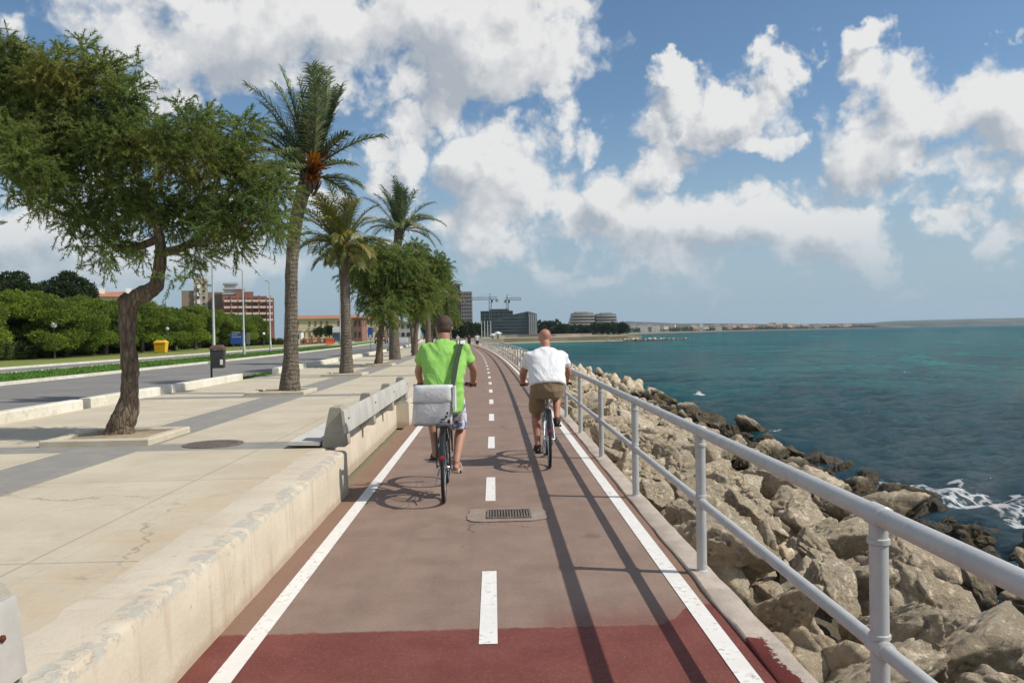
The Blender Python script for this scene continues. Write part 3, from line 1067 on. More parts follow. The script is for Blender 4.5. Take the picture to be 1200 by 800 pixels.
labels_pit = ['square pale stone kerb around the foot of the near feathery tree', 'square pale stone kerb around the foot of the tall near palm',
              'square pale stone kerb around the foot of the second palm', 'square pale stone kerb around the leaning dark tree behind the second palm']
m_stone = simple('pit_stone', (0.45, 0.38, 0.28), 0.9, bump=0.3)
for i, lab in enumerate(labels_pit):
    y = TREE_Y[i]
    t = thing('tree_pit', lab, 'tree pit', (tree_x(y), y, 0.45), group='tree pits on the promenade')
    mb = MB()
    a, w, hgt = 0.62, 0.13, 0.075
    mb.box((0, -a + w / 2, hgt / 2 - 0.01), (2 * a, w, hgt + .02), bevel=0.012)
    mb.box((0, a - w / 2, hgt / 2 - 0.01), (2 * a, w, hgt + .02), bevel=0.012)
    mb.box((-a + w / 2, 0, hgt / 2 - 0.011), (w, 2 * a - 2 * w - 0.006, hgt + .018), bevel=0.012)
    mb.box((a - w / 2, 0, hgt / 2 - 0.011), (w, 2 * a - 2 * w - 0.006, hgt + .018), bevel=0.012)
    mb.build('kerb_stones', m_pit, t, 30)
    mb = MB()
    n0 = 9
    vts = []
    for jy in range(n0):
        for jx in range(n0):
            xx, yy = (-0.49 + 0.98 * jx / (n0 - 1)), (-0.49 + 0.98 * jy / (n0 - 1))
            vts.append((xx, yy, 0.03 + 0.05 * math.exp(-(xx * xx + yy * yy) * 6) + 0.012 * mnoise.noise(V((xx * 9, yy * 9, i)))))
    mb.addv(vts)
    for jy in range(n0 - 1):
        for jx in range(n0 - 1):
            q = jy * n0 + jx
            mb.face((q, q + 1, q + n0 + 1, q + n0))
    mb.build('soil', m_soil, t, True)

# ================================================================== litter bin
m_bin = simple('dark_bin_paint', (0.035, 0.035, 0.038), 0.5, 0.0, 0.2)
m_binwood = simple('bin_lid', (0.11, 0.055, 0.04), 0.6)
m_white = simple('white_paint', (0.72, 0.72, 0.70), 0.5)
by = 21.5
bx = at(248, 442, by).x
t = thing('litter_bin', 'dark litter bin with a white sticker on a post by the street', 'litter bin', (bx, by, 0.32), R(8))
mb = MB(); mb.cyl((0, 0, 0), (0, 0, 1.12), 0.028, 10); mb.build('post', m_bin, t, True)
mb = MB()
mb.rings([[(0.17 + x * s, y * s, z) for x, y in ((-0.17, -0.14), (0.17, -0.14), (0.19, -0.1), (0.19, 0.1), (0.17, 0.14), (-0.17, 0.14))] for z, s in ((0.54, .84), (0.57, .92), (1.0, 1.0), (1.03, 1.0))], True)
bn = mb.build('bin', m_bin, t, 30)
mb = MB()
mb.rings([[(0.17 + x * s, y * s, z) for x, y in ((-0.19, -0.16), (0.17, -0.16), (0.21, -.08), (0.21, 0.08), (0.17, 0.16), (-0.19, 0.16))] for z, s in ((1.04, 1.0), (1.08, 1.0), (1.16, .62))], True)
mb.build('lid', m_binwood, t, 30)
mb = MB(); mb.box((0.285, -0.143, 0.70), (0.07, 0.01, 0.14)); mb.build('sticker', m_white, bn)

# ================================================================== lamps
m_lamp = simple('lamp_post_paint', (0.46, 0.48, 0.46), 0.5, 0.2, 0.1)
m_dkpost = simple('dark_green_post', (0.05, 0.065, 0.055), 0.5)
m_globe = simple('white_globe', (0.82, 0.82, 0.80), 0.25, var=0.03)


def street_lamp(px, base_py, top_py, y, lab, zb=0.34):
    p = at(px, base_py, y)
    q = at(px, top_py, y)
    h = q.z - zb
    t = thing('street_lamp', lab, 'street lamp', (p.x, y, zb), group='tall street lamps along the road')
    mb = MB()
    mb.tube([(0, 0, 0), (0, 0, 0.9), (0, 0, 0.95), (0, 0, h)], [0.11, 0.10, 0.075, 0.05], 12)
    mb.build('pole', m_lamp, t, True)
    mb = MB(); mb.tube([(0, 0, h - 0.04), (-0.02, -0.2, h + 0.10), (-0.05, -0.5, h + 0.13)], [0.035, 0.032, 0.03], 8); mb.build('arm', m_lamp, t, True)
    mb = MB(); mb.tube([(-.05, -.48, h + 0.13), (-.055, -.55, h + 0.14), (-.08, -.9, h + 0.14), (-.085, -1.0, h + 0.13)], [(0.03, .03), (0.10, 0.06), (0.10, 0.06), (0.03, .03)], 10)
    hd = mb.build('lamp_head', m_lamp, t, True)
    mb = MB(); mb.ball((-.07, -.72, h + 0.09), (0.08, 0.15, 0.04), 10, 6); mb.build('lens', m_globe, hd, True)
    return t


street_lamp(251, 412, 300, 44, 'tall grey street lamp rising behind the litter bin')
street_lamp(286, 407, 318, 62, 'tall grey street lamp in front of the red brick apartments')
street_lamp(317, 404, 331, 80, 'tall grey street lamp at the far corner of the red brick apartments')
street_lamp(343, 403, 300, 92, 'tall grey street lamp just right of the tall near palm')
street_lamp(399, 400, 330, 112, 'tall grey street lamp behind the trunk of the second palm')
# lamp whose head alone reaches into the frame at the left edge
q = at(-14, 262, 26)
t = thing('street_lamp', 'street lamp head reaching in at the left edge of the frame', 'street lamp', (q.x, 26, 0.34), group='tall street lamps along the road')
h = q.z - 0.34
mb = MB(); mb.tube([(0, 0, 0), (0, 0, 0.9), (0, 0, 0.95), (0, 0, h)], [0.11, 0.10, 0.075, 0.05], 12); mb.build('pole', m_lamp, t, True)
mb = MB(); mb.tube([(0.0, 0, h), (0.12, 0, h + .01), (0.5, 0, h + 0.06), (0.62, 0, h + 0.05)], [(.05, .05), (0.1, 0.06), (0.11, 0.06), (0.03, .03)], 10); hd = mb.build('lamp_head', m_lamp, t, True)
mb = MB(); mb.ball((0.36, 0, h + 0.0), (0.18, 0.08, 0.05), 10, 6); mb.build('lens', m_globe, hd, True)

for px, gpy, y, lab in ((63, 381, 60, 'white globe park lamp leftmost under the dark pines'), (195.5, 385, 84, 'white globe park lamp right of the yellow bin'),
                        (229, 387, 98, 'white globe park lamp left of the litter bin'), (309, 391, 125, 'small white globe park lamp nearest the tall palm trunk')):
    p = at(px, gpy, y)
    h = p.z - 0.34
    t = thing('globe_lamp', lab, 'park lamp', (p.x, y, 0.34), group='globe lamps in front of the pines')
    mb = MB(); mb.tube([(0, 0, 0), (0, 0, 0.5), (0, 0, 0.52), (0, 0, h - 0.15)], [0.09, 0.08, 0.05, 0.04], 10); mb.build('pole', m_dkpost, t, True)
    mb = MB(); mb.ball((0, 0, h), 0.22, 16, 10); mb.build('globe', m_globe, t, True)
    mb = MB(); mb.lathe((0, 0, h - 0.24), [(0.05, 0), (0.10, 0.04), (0.10, 0.07)], 10); mb.build('collar', m_dkpost, t, True)

# ================================================================== road signs, yellow bin
m_blue = simple('sign_blue', (0.03, 0.09, 0.36), 0.5)
m_signgrey = simple('sign_back_grey', (0.22, 0.24, 0.26), 0.5, 0.3)
m_yellow = simple('yellow_plastic', (0.75, 0.42, 0.02), 0.5)


def sign(name, lab, px0, px1, py0, py1, y, mat, zb=0.34, legs=True):
    a, b = at(px0, py0, y), at(px1, py1, y)
    cx, w = (a.x + b.x) / 2, b.x - a.x
    t = thing(name, lab, 'road sign', (cx, y, zb))
    mb = MB(); mb.box((0, 0, (a.z + b.z) / 2 - zb), (w, 0.05, a.z - b.z), bevel=0.015); mb.build('panel', mat, t)
    for s in ((-0.3, 0.3) if legs else (0,)):
        mb = MB(); mb.cyl((s * w, 0.06, 0), (s * w, 0.06, a.z - zb - 0.1), 0.035, 8); mb.build('post', m_signgrey, t, True)
    return t


sg = sign('direction_sign', 'blue rectangular road sign on posts in front of the pines', 270, 284.5, 391, 403, 88, m_blue)
# pale rows of lettering too far away to read
mb = MB()
for k, (x0, x1) in enumerate(((-0.5, 0.4), (-0.5, 0.1), (-0.5, 0.5))):
    mb.box(((x0 + x1) / 2, -0.030, 1.95 - k * 0.25), ((x1 - x0), 0.006, 0.05))
mb.build('lettering', m_white, sg)
sign('road_sign', 'grey back of a road sign beside the blue one', 288.5, 293, 390, 403, 90, m_signgrey, legs=False)
sg = sign('bus_stop_sign', 'dark blue street sign seen against the pale building', 431, 437, 383.5, 395, 74, m_blue, 0.3, False)
mb = MB(); mb.box((0, -0.032, 1.3), (0.18, 0.006, 0.28)); mb.build('pictogram', m_white, sg)
p = at(189, 414.5, 78)
t = thing('yellow_bin', 'yellow recycling container on the grass under the pines', 'container', (p.x, 78, 0.34))
mb = MB(); mb.rings([[(x * s, yy * s, z) for x, yy in ((-.55, -.4), (.55, -.4), (.55, .4), (-.55, .4))] for z, s in ((0.08, .85), (0.95, 1.0))], True); mb.build('container', m_yellow, t)
mb = MB(); mb.rings([[(x * s, yy * s, z) for x, yy in ((-.58, -.43), (.58, -.43), (.58, .43), (-.58, .43))] for z, s in ((0.955, 1), (1.05, 1.0), (1.25, .6))], True); mb.build('lid', m_yellow, t)
for s in (-.4, .4):
    mb = MB(); mb.lathe((s, -0.3, 0.06), [(0.06, -.03), (0.06, .03)], 10, 'X'); mb.build('wheel', m_bin, t)
# ================================================================== foliage materials
def leaf_mat(name, dark, mid, warm, warm_amt=0.25, scale=0.9, trans=0.35, rough=0.6):
    m, nt, out = new_mat(name)
    isl = nt.island()
    c = nt.coord('Object')
    n = nt.noise(c, scale, 4, 0.6)
    col = nt.mix(nt.ramp(n, 0.35, 0.65), dark, mid)
    w = nt.math('MULTIPLY', nt.ramp(nt.noise(nt.vmath('ADD', c, (31, 7, 3)), scale * 0.8, 4, 0.65), 0.50, 0.70), warm_amt)
    col = nt.mix(w, col, warm)
    hv = nt.add('ShaderNodeHueSaturation', {'Hue': nt.math('ADD', 0.48, nt.math('MULTIPLY', isl, 0.04)), 'Saturation': 1.0,
                                            'Value': nt.math('ADD', 0.65, nt.math('MULTIPLY', isl, 0.7)), 'Color': col}).outputs[0]
    b = nt.add('ShaderNodeBsdfPrincipled', {'Base Color': hv, 'Roughness': rough, 'Specular IOR Level': 0.3})
    t = nt.add('ShaderNodeBsdfTranslucent', {'Color': nt.mix(0.5, hv, nt.mix(1.0, hv, (1.3, 1.35, 0.5), 'MULTIPLY'))})
    mx = nt.add('ShaderNodeMixShader', {0: trans})
    nt.l.new(b.outputs[0], mx.inputs[1])
    nt.l.new(t.outputs[0], mx.inputs[2])
    nt.l.new(mx.outputs[0], out.inputs['Surface'])
    return m


m_tam = leaf_mat('tamarisk_foliage', (0.120, 0.185, 0.060), (0.245, 0.295, 0.092), (0.33, 0.26, 0.08), 0.5, 1.1, 0.55)
m_palm = leaf_mat('palm_leaflets', (0.085, 0.125, 0.055), (0.170, 0.205, 0.090), (0.32, 0.26, 0.09), 0.45, 0.8, 0.25, 0.45)
m_palm2 = leaf_mat('palm_leaflets_dry', (0.12, 0.145, 0.045), (0.24, 0.245, 0.075), (0.38, 0.26, 0.08), 0.7, 0.8, 0.25, 0.45)
m_pine = leaf_mat('pine_needles', (0.095, 0.145, 0.020), (0.215, 0.280, 0.036), (0.27, 0.27, 0.05), 0.4, 0.35, 0.45)
m_pinedark = leaf_mat('dark_conifer_foliage', (0.022, 0.042, 0.014), (0.045, 0.070, 0.022), (0.07, 0.06, 0.025), 0.4, 0.3)
m_bush = leaf_mat('shrub_foliage', (0.040, 0.064, 0.018), (0.085, 0.115, 0.03), (0.12, 0.09, 0.035), 0.4, 0.5)


def bark_mat(name, a, b, rings=False):
    m, nt, out = new_mat(name)
    c = nt.coord('Object')
    st = nt.noise(nt.vmath('MULTIPLY', c, (14, 14, 3.0)), 1.0, 6, 0.7)
    col = nt.mix(nt.ramp(st, 0.3, 0.7), a, b)
    col = nt.mix(nt.math('MULTIPLY', nt.ramp(nt.noise(c, 5, 5, 0.7), 0.5, 0.7), 0.5), col, tuple(x * 0.45 for x in a))
    h = st
    if rings:
        z = nt.math('ADD', nt.math('MULTIPLY', nt.sep(c)[2], 11.0), nt.math('MULTIPLY', nt.noise(c, 6, 3, 0.6), 1.6))
        rg = nt.math('PINGPONG', z, 0.5)
        h = nt.math('ADD', nt.math('MULTIPLY', rg, 0.7), st)
        col = nt.mix(nt.ramp(rg, 0.0, 0.16, 0.40, 0.0), col, tuple(x * 0.35 for x in a))
    principled(nt, out, col, 0.92, normal=nt.bump(nt.math('ADD', h, nt.math('MULTIPLY', nt.ramp(nt.vor(nt.vmath('MULTIPLY', c, (22, 22, 6)), 1.0, 'DISTANCE_TO_EDGE'), 0.0, 0.12), 0.5)), 1.0, 0.04), spec=0.2)
    return m


m_bark = bark_mat('tamarisk_bark', (0.135, 0.095, 0.065), (0.26, 0.20, 0.145))
m_pbark = bark_mat('palm_bark', (0.15, 0.12, 0.092), (0.27, 0.225, 0.175), True)
m_pinebark = bark_mat('pine_bark', (0.09, 0.065, 0.045), (0.18, 0.13, 0.09))
m_fruit = leaf_mat('date_stalks', (0.34, 0.13, 0.025), (0.50, 0.20, 0.035), (0.45, 0.22, 0.05), 0.5, 3.0, 0.1)


def trunk_mb(mb, pts, rs, seg=14, knob=0.18, sub=6):
    """bent tapering limb with an uneven, knotty surface (Catmull-Rom through pts)"""
    P = [V(p) for p in pts]
    Q, RR = [], []
    for i in range(len(P) - 1):
        p0, p1, p2, p3 = P[max(i - 1, 0)], P[i], P[i + 1], P[min(i + 2, len(P) - 1)]
        for k in range(sub):
            t = k / sub
            Q.append(0.5 * ((2 * p1) + (p2 - p0) * t + (2 * p0 - 5 * p1 + 4 * p2 - p3) * t * t + (3 * p1 - p0 - 3 * p2 + p3) * t ** 3))
            RR.append(rs[i] + (rs[i + 1] - rs[i]) * t)
    Q.append(P[-1])
    RR.append(rs[-1])
    n0 = len(mb.v)
    mb.tube(Q, RR, seg)
    for i in range(n0, len(mb.v)):
        v = V(mb.v[i])
        ring = (i - n0) // seg
        c = Q[min(ring, len(Q) - 1)]
        d = v - c
        f = 1 + knob * (mnoise.noise(v * 5.0) + 0.6 * mnoise.noise(v * 13.0))
        mb.v[i] = tuple(c + d * f)


def sprays(clusters, n_total, r, leaf=0.075, width=0.013, length=0.55, leaves=34, droop=0.55, wind=(0.0, 0.0, 0.0), shell=0.35, jitter=0.75):
    """feathery foliage: curved strands set with many narrow leaf quads, filling ellipsoid clusters"""
    vol = np.array([(c[1][0] * c[1][1] * c[1][2]) ** 0.75 for c in clusters])
    cnt = np.maximum(3, (n_total * vol / vol.sum()).astype(int))
    VV, UU = [], []
    for (cen, rad), n in zip(clusters, cnt):
        d = r.normal(0, 1, (n, 3))
        d /= np.linalg.norm(d, axis=1, keepdims=True)
        q = (shell + (1 - shell) * r.random(n)) ** 0.8
        base = np.array(cen) + d * q[:, None] * np.array(rad) * 0.82
        dirn = d * 0.8 + r.normal(0, 0.45, (n, 3)) + np.array(wind) + np.array([0, 0, 0.15])
        dirn /= np.linalg.norm(dirn, axis=1, keepdims=True)
        L = length * r.uniform(0.5, 1.25, n)
        t = r.random((n, leaves))
        t = np.sort(t, axis=1)
        pos = base[:, None, :] + dirn[:, None, :] * (L[:, None] * t)[:, :, None]
        pos[:, :, 2] -= droop * L[:, None] * t ** 2
        jit = r.normal(0, 1, (n, leaves, 3))
        tang = dirn[:, None, :] + np.array([0, 0, -1.0]) * (2 * droop * t)[:, :, None] + jit * jitter
        tang /= np.linalg.norm(tang, axis=2, keepdims=True)
        side = np.cross(tang, r.normal(0, 1, (n, leaves, 3)))
        side /= np.linalg.norm(side, axis=2, keepdims=True) + 1e-9
        ll = leaf * r.uniform(0.6, 1.4, (n, leaves, 1))
        a = pos - side * width
        b = pos + side * width
        tip = pos + tang * ll
        quad = np.stack([a, b, tip + side * width * 0.35, tip - side * width * 0.35], 2)
        VV.append(quad.reshape(-1, 3))
    vts = np.concatenate(VV)
    return vts


def crown_obj(name, vts, mat, parent):
    me = np_mesh(name, vts, np.arange(len(vts)).reshape(-1, 4), mat)
    return link(name, me, parent)


# ================================================================== the near feathery tree, traced at its own distance
def near_tree():
    y0 = TREE_Y[0]
    base = V((tree_x(y0), y0, 0.45))
    t = thing('tamarisk_tree', 'nearest feathery tamarisk tree with a crooked trunk and wide wind blown crown', 'tree', base)

    def P(px, py, dy=0.0):
        return at(px, py, y0 + dy) - base
    mb = MB()
    k = (at(101, 400, y0) - at(100, 400, y0)).length      # metres per pixel there
    trunk_mb(mb, [P(139, 523), P(143, 500), P(151, 468), P(152, 430), P(150, 395), P(149, 370), P(154, 354), P(170, 344), P(183, 335), P(186, 318), P(189, 292)],
             [0.24, 0.155, 0.105, 0.098, 0.096, 0.102, 0.108, 0.095, 0.090, 0.074, 0.062], 24, 0.24, 9)
    # burr and stubs of cut limbs
    trunk_mb(mb, [P(150, 366), P(146, 352), P(150, 345)], [0.10, 0.085, 0.04], 10, 0.2, 3)
    trunk_mb(mb, [P(133, 520), P(116, 514), P(108, 516)], [0.10, 0.06, 0.03], 10, 0.2, 3)
    trunk_mb(mb, [P(143, 518), P(160, 516, -.1), P(168, 521, -.15)], [0.12, 0.08, 0.03], 10, 0.2, 3)
    # limbs
    L = [
        ([P(188, 296), P(203, 294), P(218, 288, .2), P(240, 270, .5), P(262, 235, .8), P(275, 205, 1.0)], [.062, .055, .046, .036, .025, .012]),
        ([P(218, 288, .2), P(245, 282, 0), P(285, 262, -.4), P(315, 240, -.6)], [.04, .032, .02, .01]),
        ([P(189, 294), P(184, 265, -.1), P(170, 225, -.1), P(150, 185, .1), P(138, 150, .2), P(125, 120, .2)], [.066, .055, .045, .035, .022, .01]),
        ([P(186, 280, -.1), P(150, 292, .2), P(126, 283, .5), P(107, 262, .7), P(85, 225, 1.0), P(60, 180, 1.2)], [.05, .042, .036, .03, .02, .01]),
        ([P(170, 225, -.1), P(196, 195, .1), P(215, 172, .2), P(228, 160, .2)], [.035, .025, .016, .008]),
        ([P(150, 185, .1), P(105, 160, .1), P(60, 135, .1), P(10, 110, .1)], [.028, .02, .014, .007]),
        ([P(107, 262, .7), P(60, 245, .5), P(20, 215, .4), P(-25, 180, .3)], [.028, .02, .014, .008]),
        ([P(222, 150, .1), P(262, 150, .4), P(300, 175, .6)], [.018, .014, .008]),
    ]
    for pts, rs in L:
        trunk_mb(mb, pts, rs, 9, 0.12, 5)
    mb.build('trunk', m_bark, t, 'all')
    C = [(15, 85, 62, 42), (62, 125, 68, 55), (15, 165, 58, 45), (92, 185, 60, 50), (118, 105, 52, 40), (55, 195, 55, 38), (135, 150, 55, 48), (178, 168, 52, 42), (228, 172, 55, 45), (278, 195, 42, 40),
         (300, 240, 42, 38), (225, 232, 55, 42), (155, 235, 45, 36), (112, 245, 38, 34), (262, 268, 36, 28), (70, 75, 30, 26), (99, 58, 12, 22), (150, 108, 26, 20), (212, 122, 13, 14), (133, 292, 27, 16),
         (205, 262, 32, 22), (232, 296, 30, 16), (322, 222, 28, 30), (-40, 110, 60, 55), (-40, 50, 50, 32), (22, 226, 22, 16), (328, 256, 20, 18), (290, 150, 24, 18), (245, 140, 26, 20), (160, 78, 8, 10), (62, 235, 24, 16), (96, 285, 14, 16),
         (325, 272, 16, 14), (40, 240, 20, 14), (118, 300, 14, 14), (80, 265, 16, 12), (150, 282, 20, 16), (170, 300, 22, 10), (280, 292, 16, 12), (205, 328, 12, 9), (222, 318, 9, 13)]
    r = np.random.default_rng(21)
    cl = []
    for (px, py, rx, ry) in C:
        m = (rx + ry) / 2
        dep = min(0.55, m * k * 0.95)
        for dy in ([-1, 1] if m > 30 else [0]):
            jit = r.uniform(-0.5, 0.5)
            if m > 30:
                # each mass is broken into smaller, uneven clumps with gaps between them
                for q in range(5):
                    a = q * 2.4 + r.uniform(-.5, .5)
                    f = (q + .5) / 5
                    cxx, cyy = px + rx * .72 * math.sqrt(f) * math.cos(a), py + ry * .72 * math.sqrt(f) * math.sin(a)
                    ss = r.uniform(.26, .50)
                    cl.append((tuple(P(cxx, cyy, dy * dep * r.uniform(.3, 1.1) + jit * .6)), (rx * k * ss, m * k * ss, ry * k * ss)))
            else:
                cl.append((tuple(P(px, py, dy * dep * 0.9 + jit)), (rx * k * 0.92, dep, ry * k * 0.92)))
    crown_obj('crown', sprays(cl, 9500, r, leaf=0.036, width=0.0042, length=0.25, leaves=60, droop=0.22, wind=(0.2, 0.1, 0.0), shell=0.25), m_tam, t)
    return t


near_tree()


def tamarisk_proto(seed, h=4.6, spread=1.5, n=1300, trunk_h=1.9, lean=0.35):
    r = np.random.default_rng(seed)
    mb = MB()
    top = V((lean, 0.1, trunk_h))
    trunk_mb(mb, [(0, 0, -0.05), (0.03, 0, 0.35), (lean * .35, .04, trunk_h * .5), top], [0.22, 0.15, 0.13, 0.12], 12, 0.15)
    cl = []
    for i in range(9):
        a = i * 2.4 + r.uniform(-.4, .4)
        rad = spread * r.uniform(0.35, 0.8)
        tip = V((lean + math.cos(a) * rad, math.sin(a) * rad, trunk_h + (h - trunk_h) * r.uniform(0.35, 0.85)))
        trunk_mb(mb, [top - V((0, 0, .1)), top.lerp(tip, 0.5) + V((0, 0, .15)), tip], [0.075, 0.045, 0.012], 7, 0.1, 4)
        s = spread * r.uniform(0.36, 0.55)
        cl.append((tuple(tip), (s, s, s * 0.85)))
    for i in range(10):
        a = r.uniform(0, 6.28)
        rad = spread * r.uniform(0.2, 0.85)
        z = trunk_h + (h - trunk_h) * r.uniform(0.1, 0.75)
        s = spread * r.uniform(0.25, 0.42)
        cl.append(((lean + math.cos(a) * rad, math.sin(a) * rad, z), (s, s, s * 0.8)))
    crown = sprays(cl, n, r, leaf=0.10, width=0.013, length=0.46, leaves=40, droop=0.42, wind=(0.1, 0, -0.05), shell=0.2)
    return mb, crown


# ================================================================== palms
def frond(r, az, el, L, base, bend=1.1, wind=V((-0.5, 0.1, 0)), leaf=0.40, n=46, w=0.013):
    """one feather leaf: arching rachis with two rows of narrow leaflets; returns rachis points and quad vertices"""
    d = V((math.cos(az) * math.cos(el), math.sin(az) * math.cos(el), math.sin(el)))
    pts = [V(base)]
    seg = 16
    st = L / seg
    for i in range(seg):
        t = (i + 1) / seg
        d = (d + V((0, 0, -1)) * (bend * 0.11 * t * 1.4) + wind * 0.10 * t).normalized()
        pts.append(pts[-1] + d * st)
    vs = []
    for k in range(n):
        t = 0.16 + 0.84 * (k + r.random() * 0.6) / n
        f = t * seg
        i = min(int(f), seg - 1)
        p = pts[i].lerp(pts[i + 1], f - i)
        tg = (pts[i + 1] - pts[i]).normalized()
        side = tg.cross(V((0, 0, 1)))
        if side.length < 0.05:
            side = tg.cross(V((0, 1, 0)))
        side.normalize()
        upv = side.cross(tg)
        for s in (-1, 1):
            ll = leaf * (0.55 + 0.9 * math.sin(math.pi * min(1.0, t * 0.9 + 0.08)) * 0.7) * r.uniform(0.8, 1.15)
            dd = (tg * r.uniform(0.75, 1.05) + side * s * r.uniform(0.7, 1.0) + upv * r.uniform(0.15, 0.5) + wind * 0.35).normalized()
            e1 = p + dd * ll * 0.55
            e2 = p + (dd + V((0, 0, -0.35)) + wind * 0.25).normalized() * ll
            ws = dd.cross(upv + V((r.uniform(-.3, .3), r.uniform(-.3, .3), 0))).normalized() * w
            vs += [p - ws * .7, p + ws * .7, e1 + ws, e1 - ws]
            vs += [e1 - ws, e1 + ws, e2 + ws * .15, e2 - ws * .15]
    return pts, vs


def palm(name_label, x, y, z, trunk_pts, trunk_r, fronds, seed, leafmat, fruit=None, group='date palms along the promenade', leaf=0.4, n=46, w=0.013, seg=14):
    r = np.random.default_rng(seed)
    t = thing('palm_tree', name_label, 'palm tree', (x, y, z), group=group)
    mb = MB()
    trunk_mb(mb, trunk_pts, trunk_r, seg, 0.07, 8)
    top = V(trunk_pts[-1])
    # stubs of old leaf bases below the crown
    for i in range(26):
        a = i * 2.4
        hh = -0.05 - 0.45 * (i / 26)
        rr_ = trunk_r[-1]
        b0 = top + V((math.cos(a) * rr_ * .7, math.sin(a) * rr_ * .7, hh))
        mb.tube([b0, b0 + V((math.cos(a) * 0.09, math.sin(a) * 0.09, 0.13)), b0 + V((math.cos(a) * 0.15, math.sin(a) * 0.15, 0.26))], [(.05, .03), (.04, .022), (.02, .01)], 6)
    mb.build('trunk', m_pbark, t, 'all')
    rm = MB()
    vv = []
    for (az, el, L, bend, wind) in fronds:
        base = top + V((math.cos(az) * 0.08, math.sin(az) * 0.08, r.uniform(-0.1, 0.15)))
        pts, vs = frond(r, az, el, L, base, bend, V(wind), leaf, n, w)
        vv += vs
        for a_, b_, i in zip(pts[:-1], pts[1:], range(len(pts))):
            s = (b_ - a_).cross(V((0, 0, 1)))
            s = s.normalized() if s.length > 1e-4 else V((1, 0, 0))
            ra = 0.022 * (1 - i / len(pts)) + 0.004
            u2 = s.cross(b_ - a_).normalized()
            for q in (s, u2):
                vv += [a_ - q * ra, a_ + q * ra, b_ + q * ra * .9, b_ - q * ra * .9]
    crown_obj('crown', np.array([tuple(p) for p in vv]), leafmat, t)
    if fruit:
        fv = []
        for (fx, fy, fz, fr, nn) in fruit:
            for i in range(nn):
                a = r.normal(0, 1, 3)
                a /= np.linalg.norm(a)
                root = top + V((0, 0, -0.05))
                tip = top + V((fx, fy, fz)) + V(a * fr * r.random() ** .5)
                md = root.lerp(tip, 0.55) + V((0, 0, 0.05))
                q = V(r.normal(0, 1, 3)).normalized() * 0.011
                fv += [root - q, root + q, md + q, md - q, md - q, md + q, tip + q * 1.5, tip - q * 1.5]
        crown_obj('fruit_stalks', np.array([tuple(p) for p in fv]), m_fruit, t)
    return t


# first palm: leans a little, leaves swept upward and to the street side by the wind
y = TREE_Y[1]
bx = tree_x(y)
b0 = V((bx, y, 0.45))


def pl(px, py, dy=0.0):
    return tuple(at(px, py, y + dy) - b0)


rf = random.Random(5)
fr = []
for i in range(18):      # upright bunch, its tips pushed over to the left
    fr.append((R(rf.uniform(-75, 75) if i % 3 else rf.uniform(90, 270)), R(rf.uniform(68, 86)), rf.uniform(1.75, 2.25), 0.3, (-0.30 + rf.uniform(-.14, .14), rf.uniform(-.15, .25), 0.05)))
for i in range(9):      # left sweep
    fr.append((R(rf.uniform(130, 235)), R(rf.uniform(38, 68)), rf.uniform(1.7, 2.3), 0.7, (-0.15, rf.uniform(-.15, .15), 0)))
for i in range(7):      # low left
    fr.append((R(rf.uniform(110, 260)), R(rf.uniform(-5, 25)), rf.uniform(1.2, 1.8), 0.9, (-0.1, 0, 0)))
for az, el, L in ((4, 36, 1.65), (-14, 50, 1.1), (22, 58, 1.0), (-30, 12, 1.15), (12, 4, 1.0), (35, -15, 1.0)):
    fr.append((R(az), R(el), L, 0.45, (-0.05, 0, 0)))
tp = [pl(339, 466), pl(341, 420), pl(341, 370), pl(342, 310), pl(347, 260), pl(356, 222), pl(363, 203)]
palm('tall near date palm with wind swept upright leaves and orange fruit stalks', bx, y, 0.45, tp, [0.25, 0.16, 0.135, 0.132, 0.138, 0.155, 0.145], fr, 31, m_palm,
     fruit=[(0.24, -0.30, 0.16, 0.30, 190), (0.14, -0.32, -0.12, 0.22, 110), (-0.15, -0.3, 0.25, 0.12, 25)], leaf=0.36, n=52, w=0.012)

# second palm: round yellowish crown, one leaf arching far out to the right
y = TREE_Y[2]
bx = tree_x(y)
b0 = V((bx, y, 0.45))
fr = []
for i in range(16):
    fr.append((R(rf.uniform(0, 360)), R(rf.uniform(48, 82)), rf.uniform(1.6, 2.1), 1.0, (-0.1 + rf.uniform(-.1, .1), 0, 0)))
for i in range(16):
    fr.append((R(i * 23 + rf.uniform(-8, 8)), R(rf.uniform(10, 42)), rf.uniform(1.3, 1.75), 1.2, (-0.1, 0, 0)))
for i in range(8):
    fr.append((R(i * 45 + rf.uniform(-8, 8)), R(rf.uniform(-30, 5)), rf.uniform(0.9, 1.3), 0.9, (0, 0, 0)))
fr.append((R(-8), R(22), 1.9, 0.95, (0.05, 0, 0)))
tp = [pl(406, 444), pl(406, 415), pl(405, 370), pl(404, 330), pl(402, 306), pl(401, 290)]
palm('second date palm with a yellowish crown and orange core', bx, y, 0.45, tp, [0.25, 0.18, 0.15, 0.15, 0.165, 0.165], fr, 32, m_palm2,
     fruit=[(0.0, -0.25, 0.12, 0.28, 90), (0.1, -0.2, -0.05, 0.2, 40)], leaf=0.34, n=44, w=0.014)

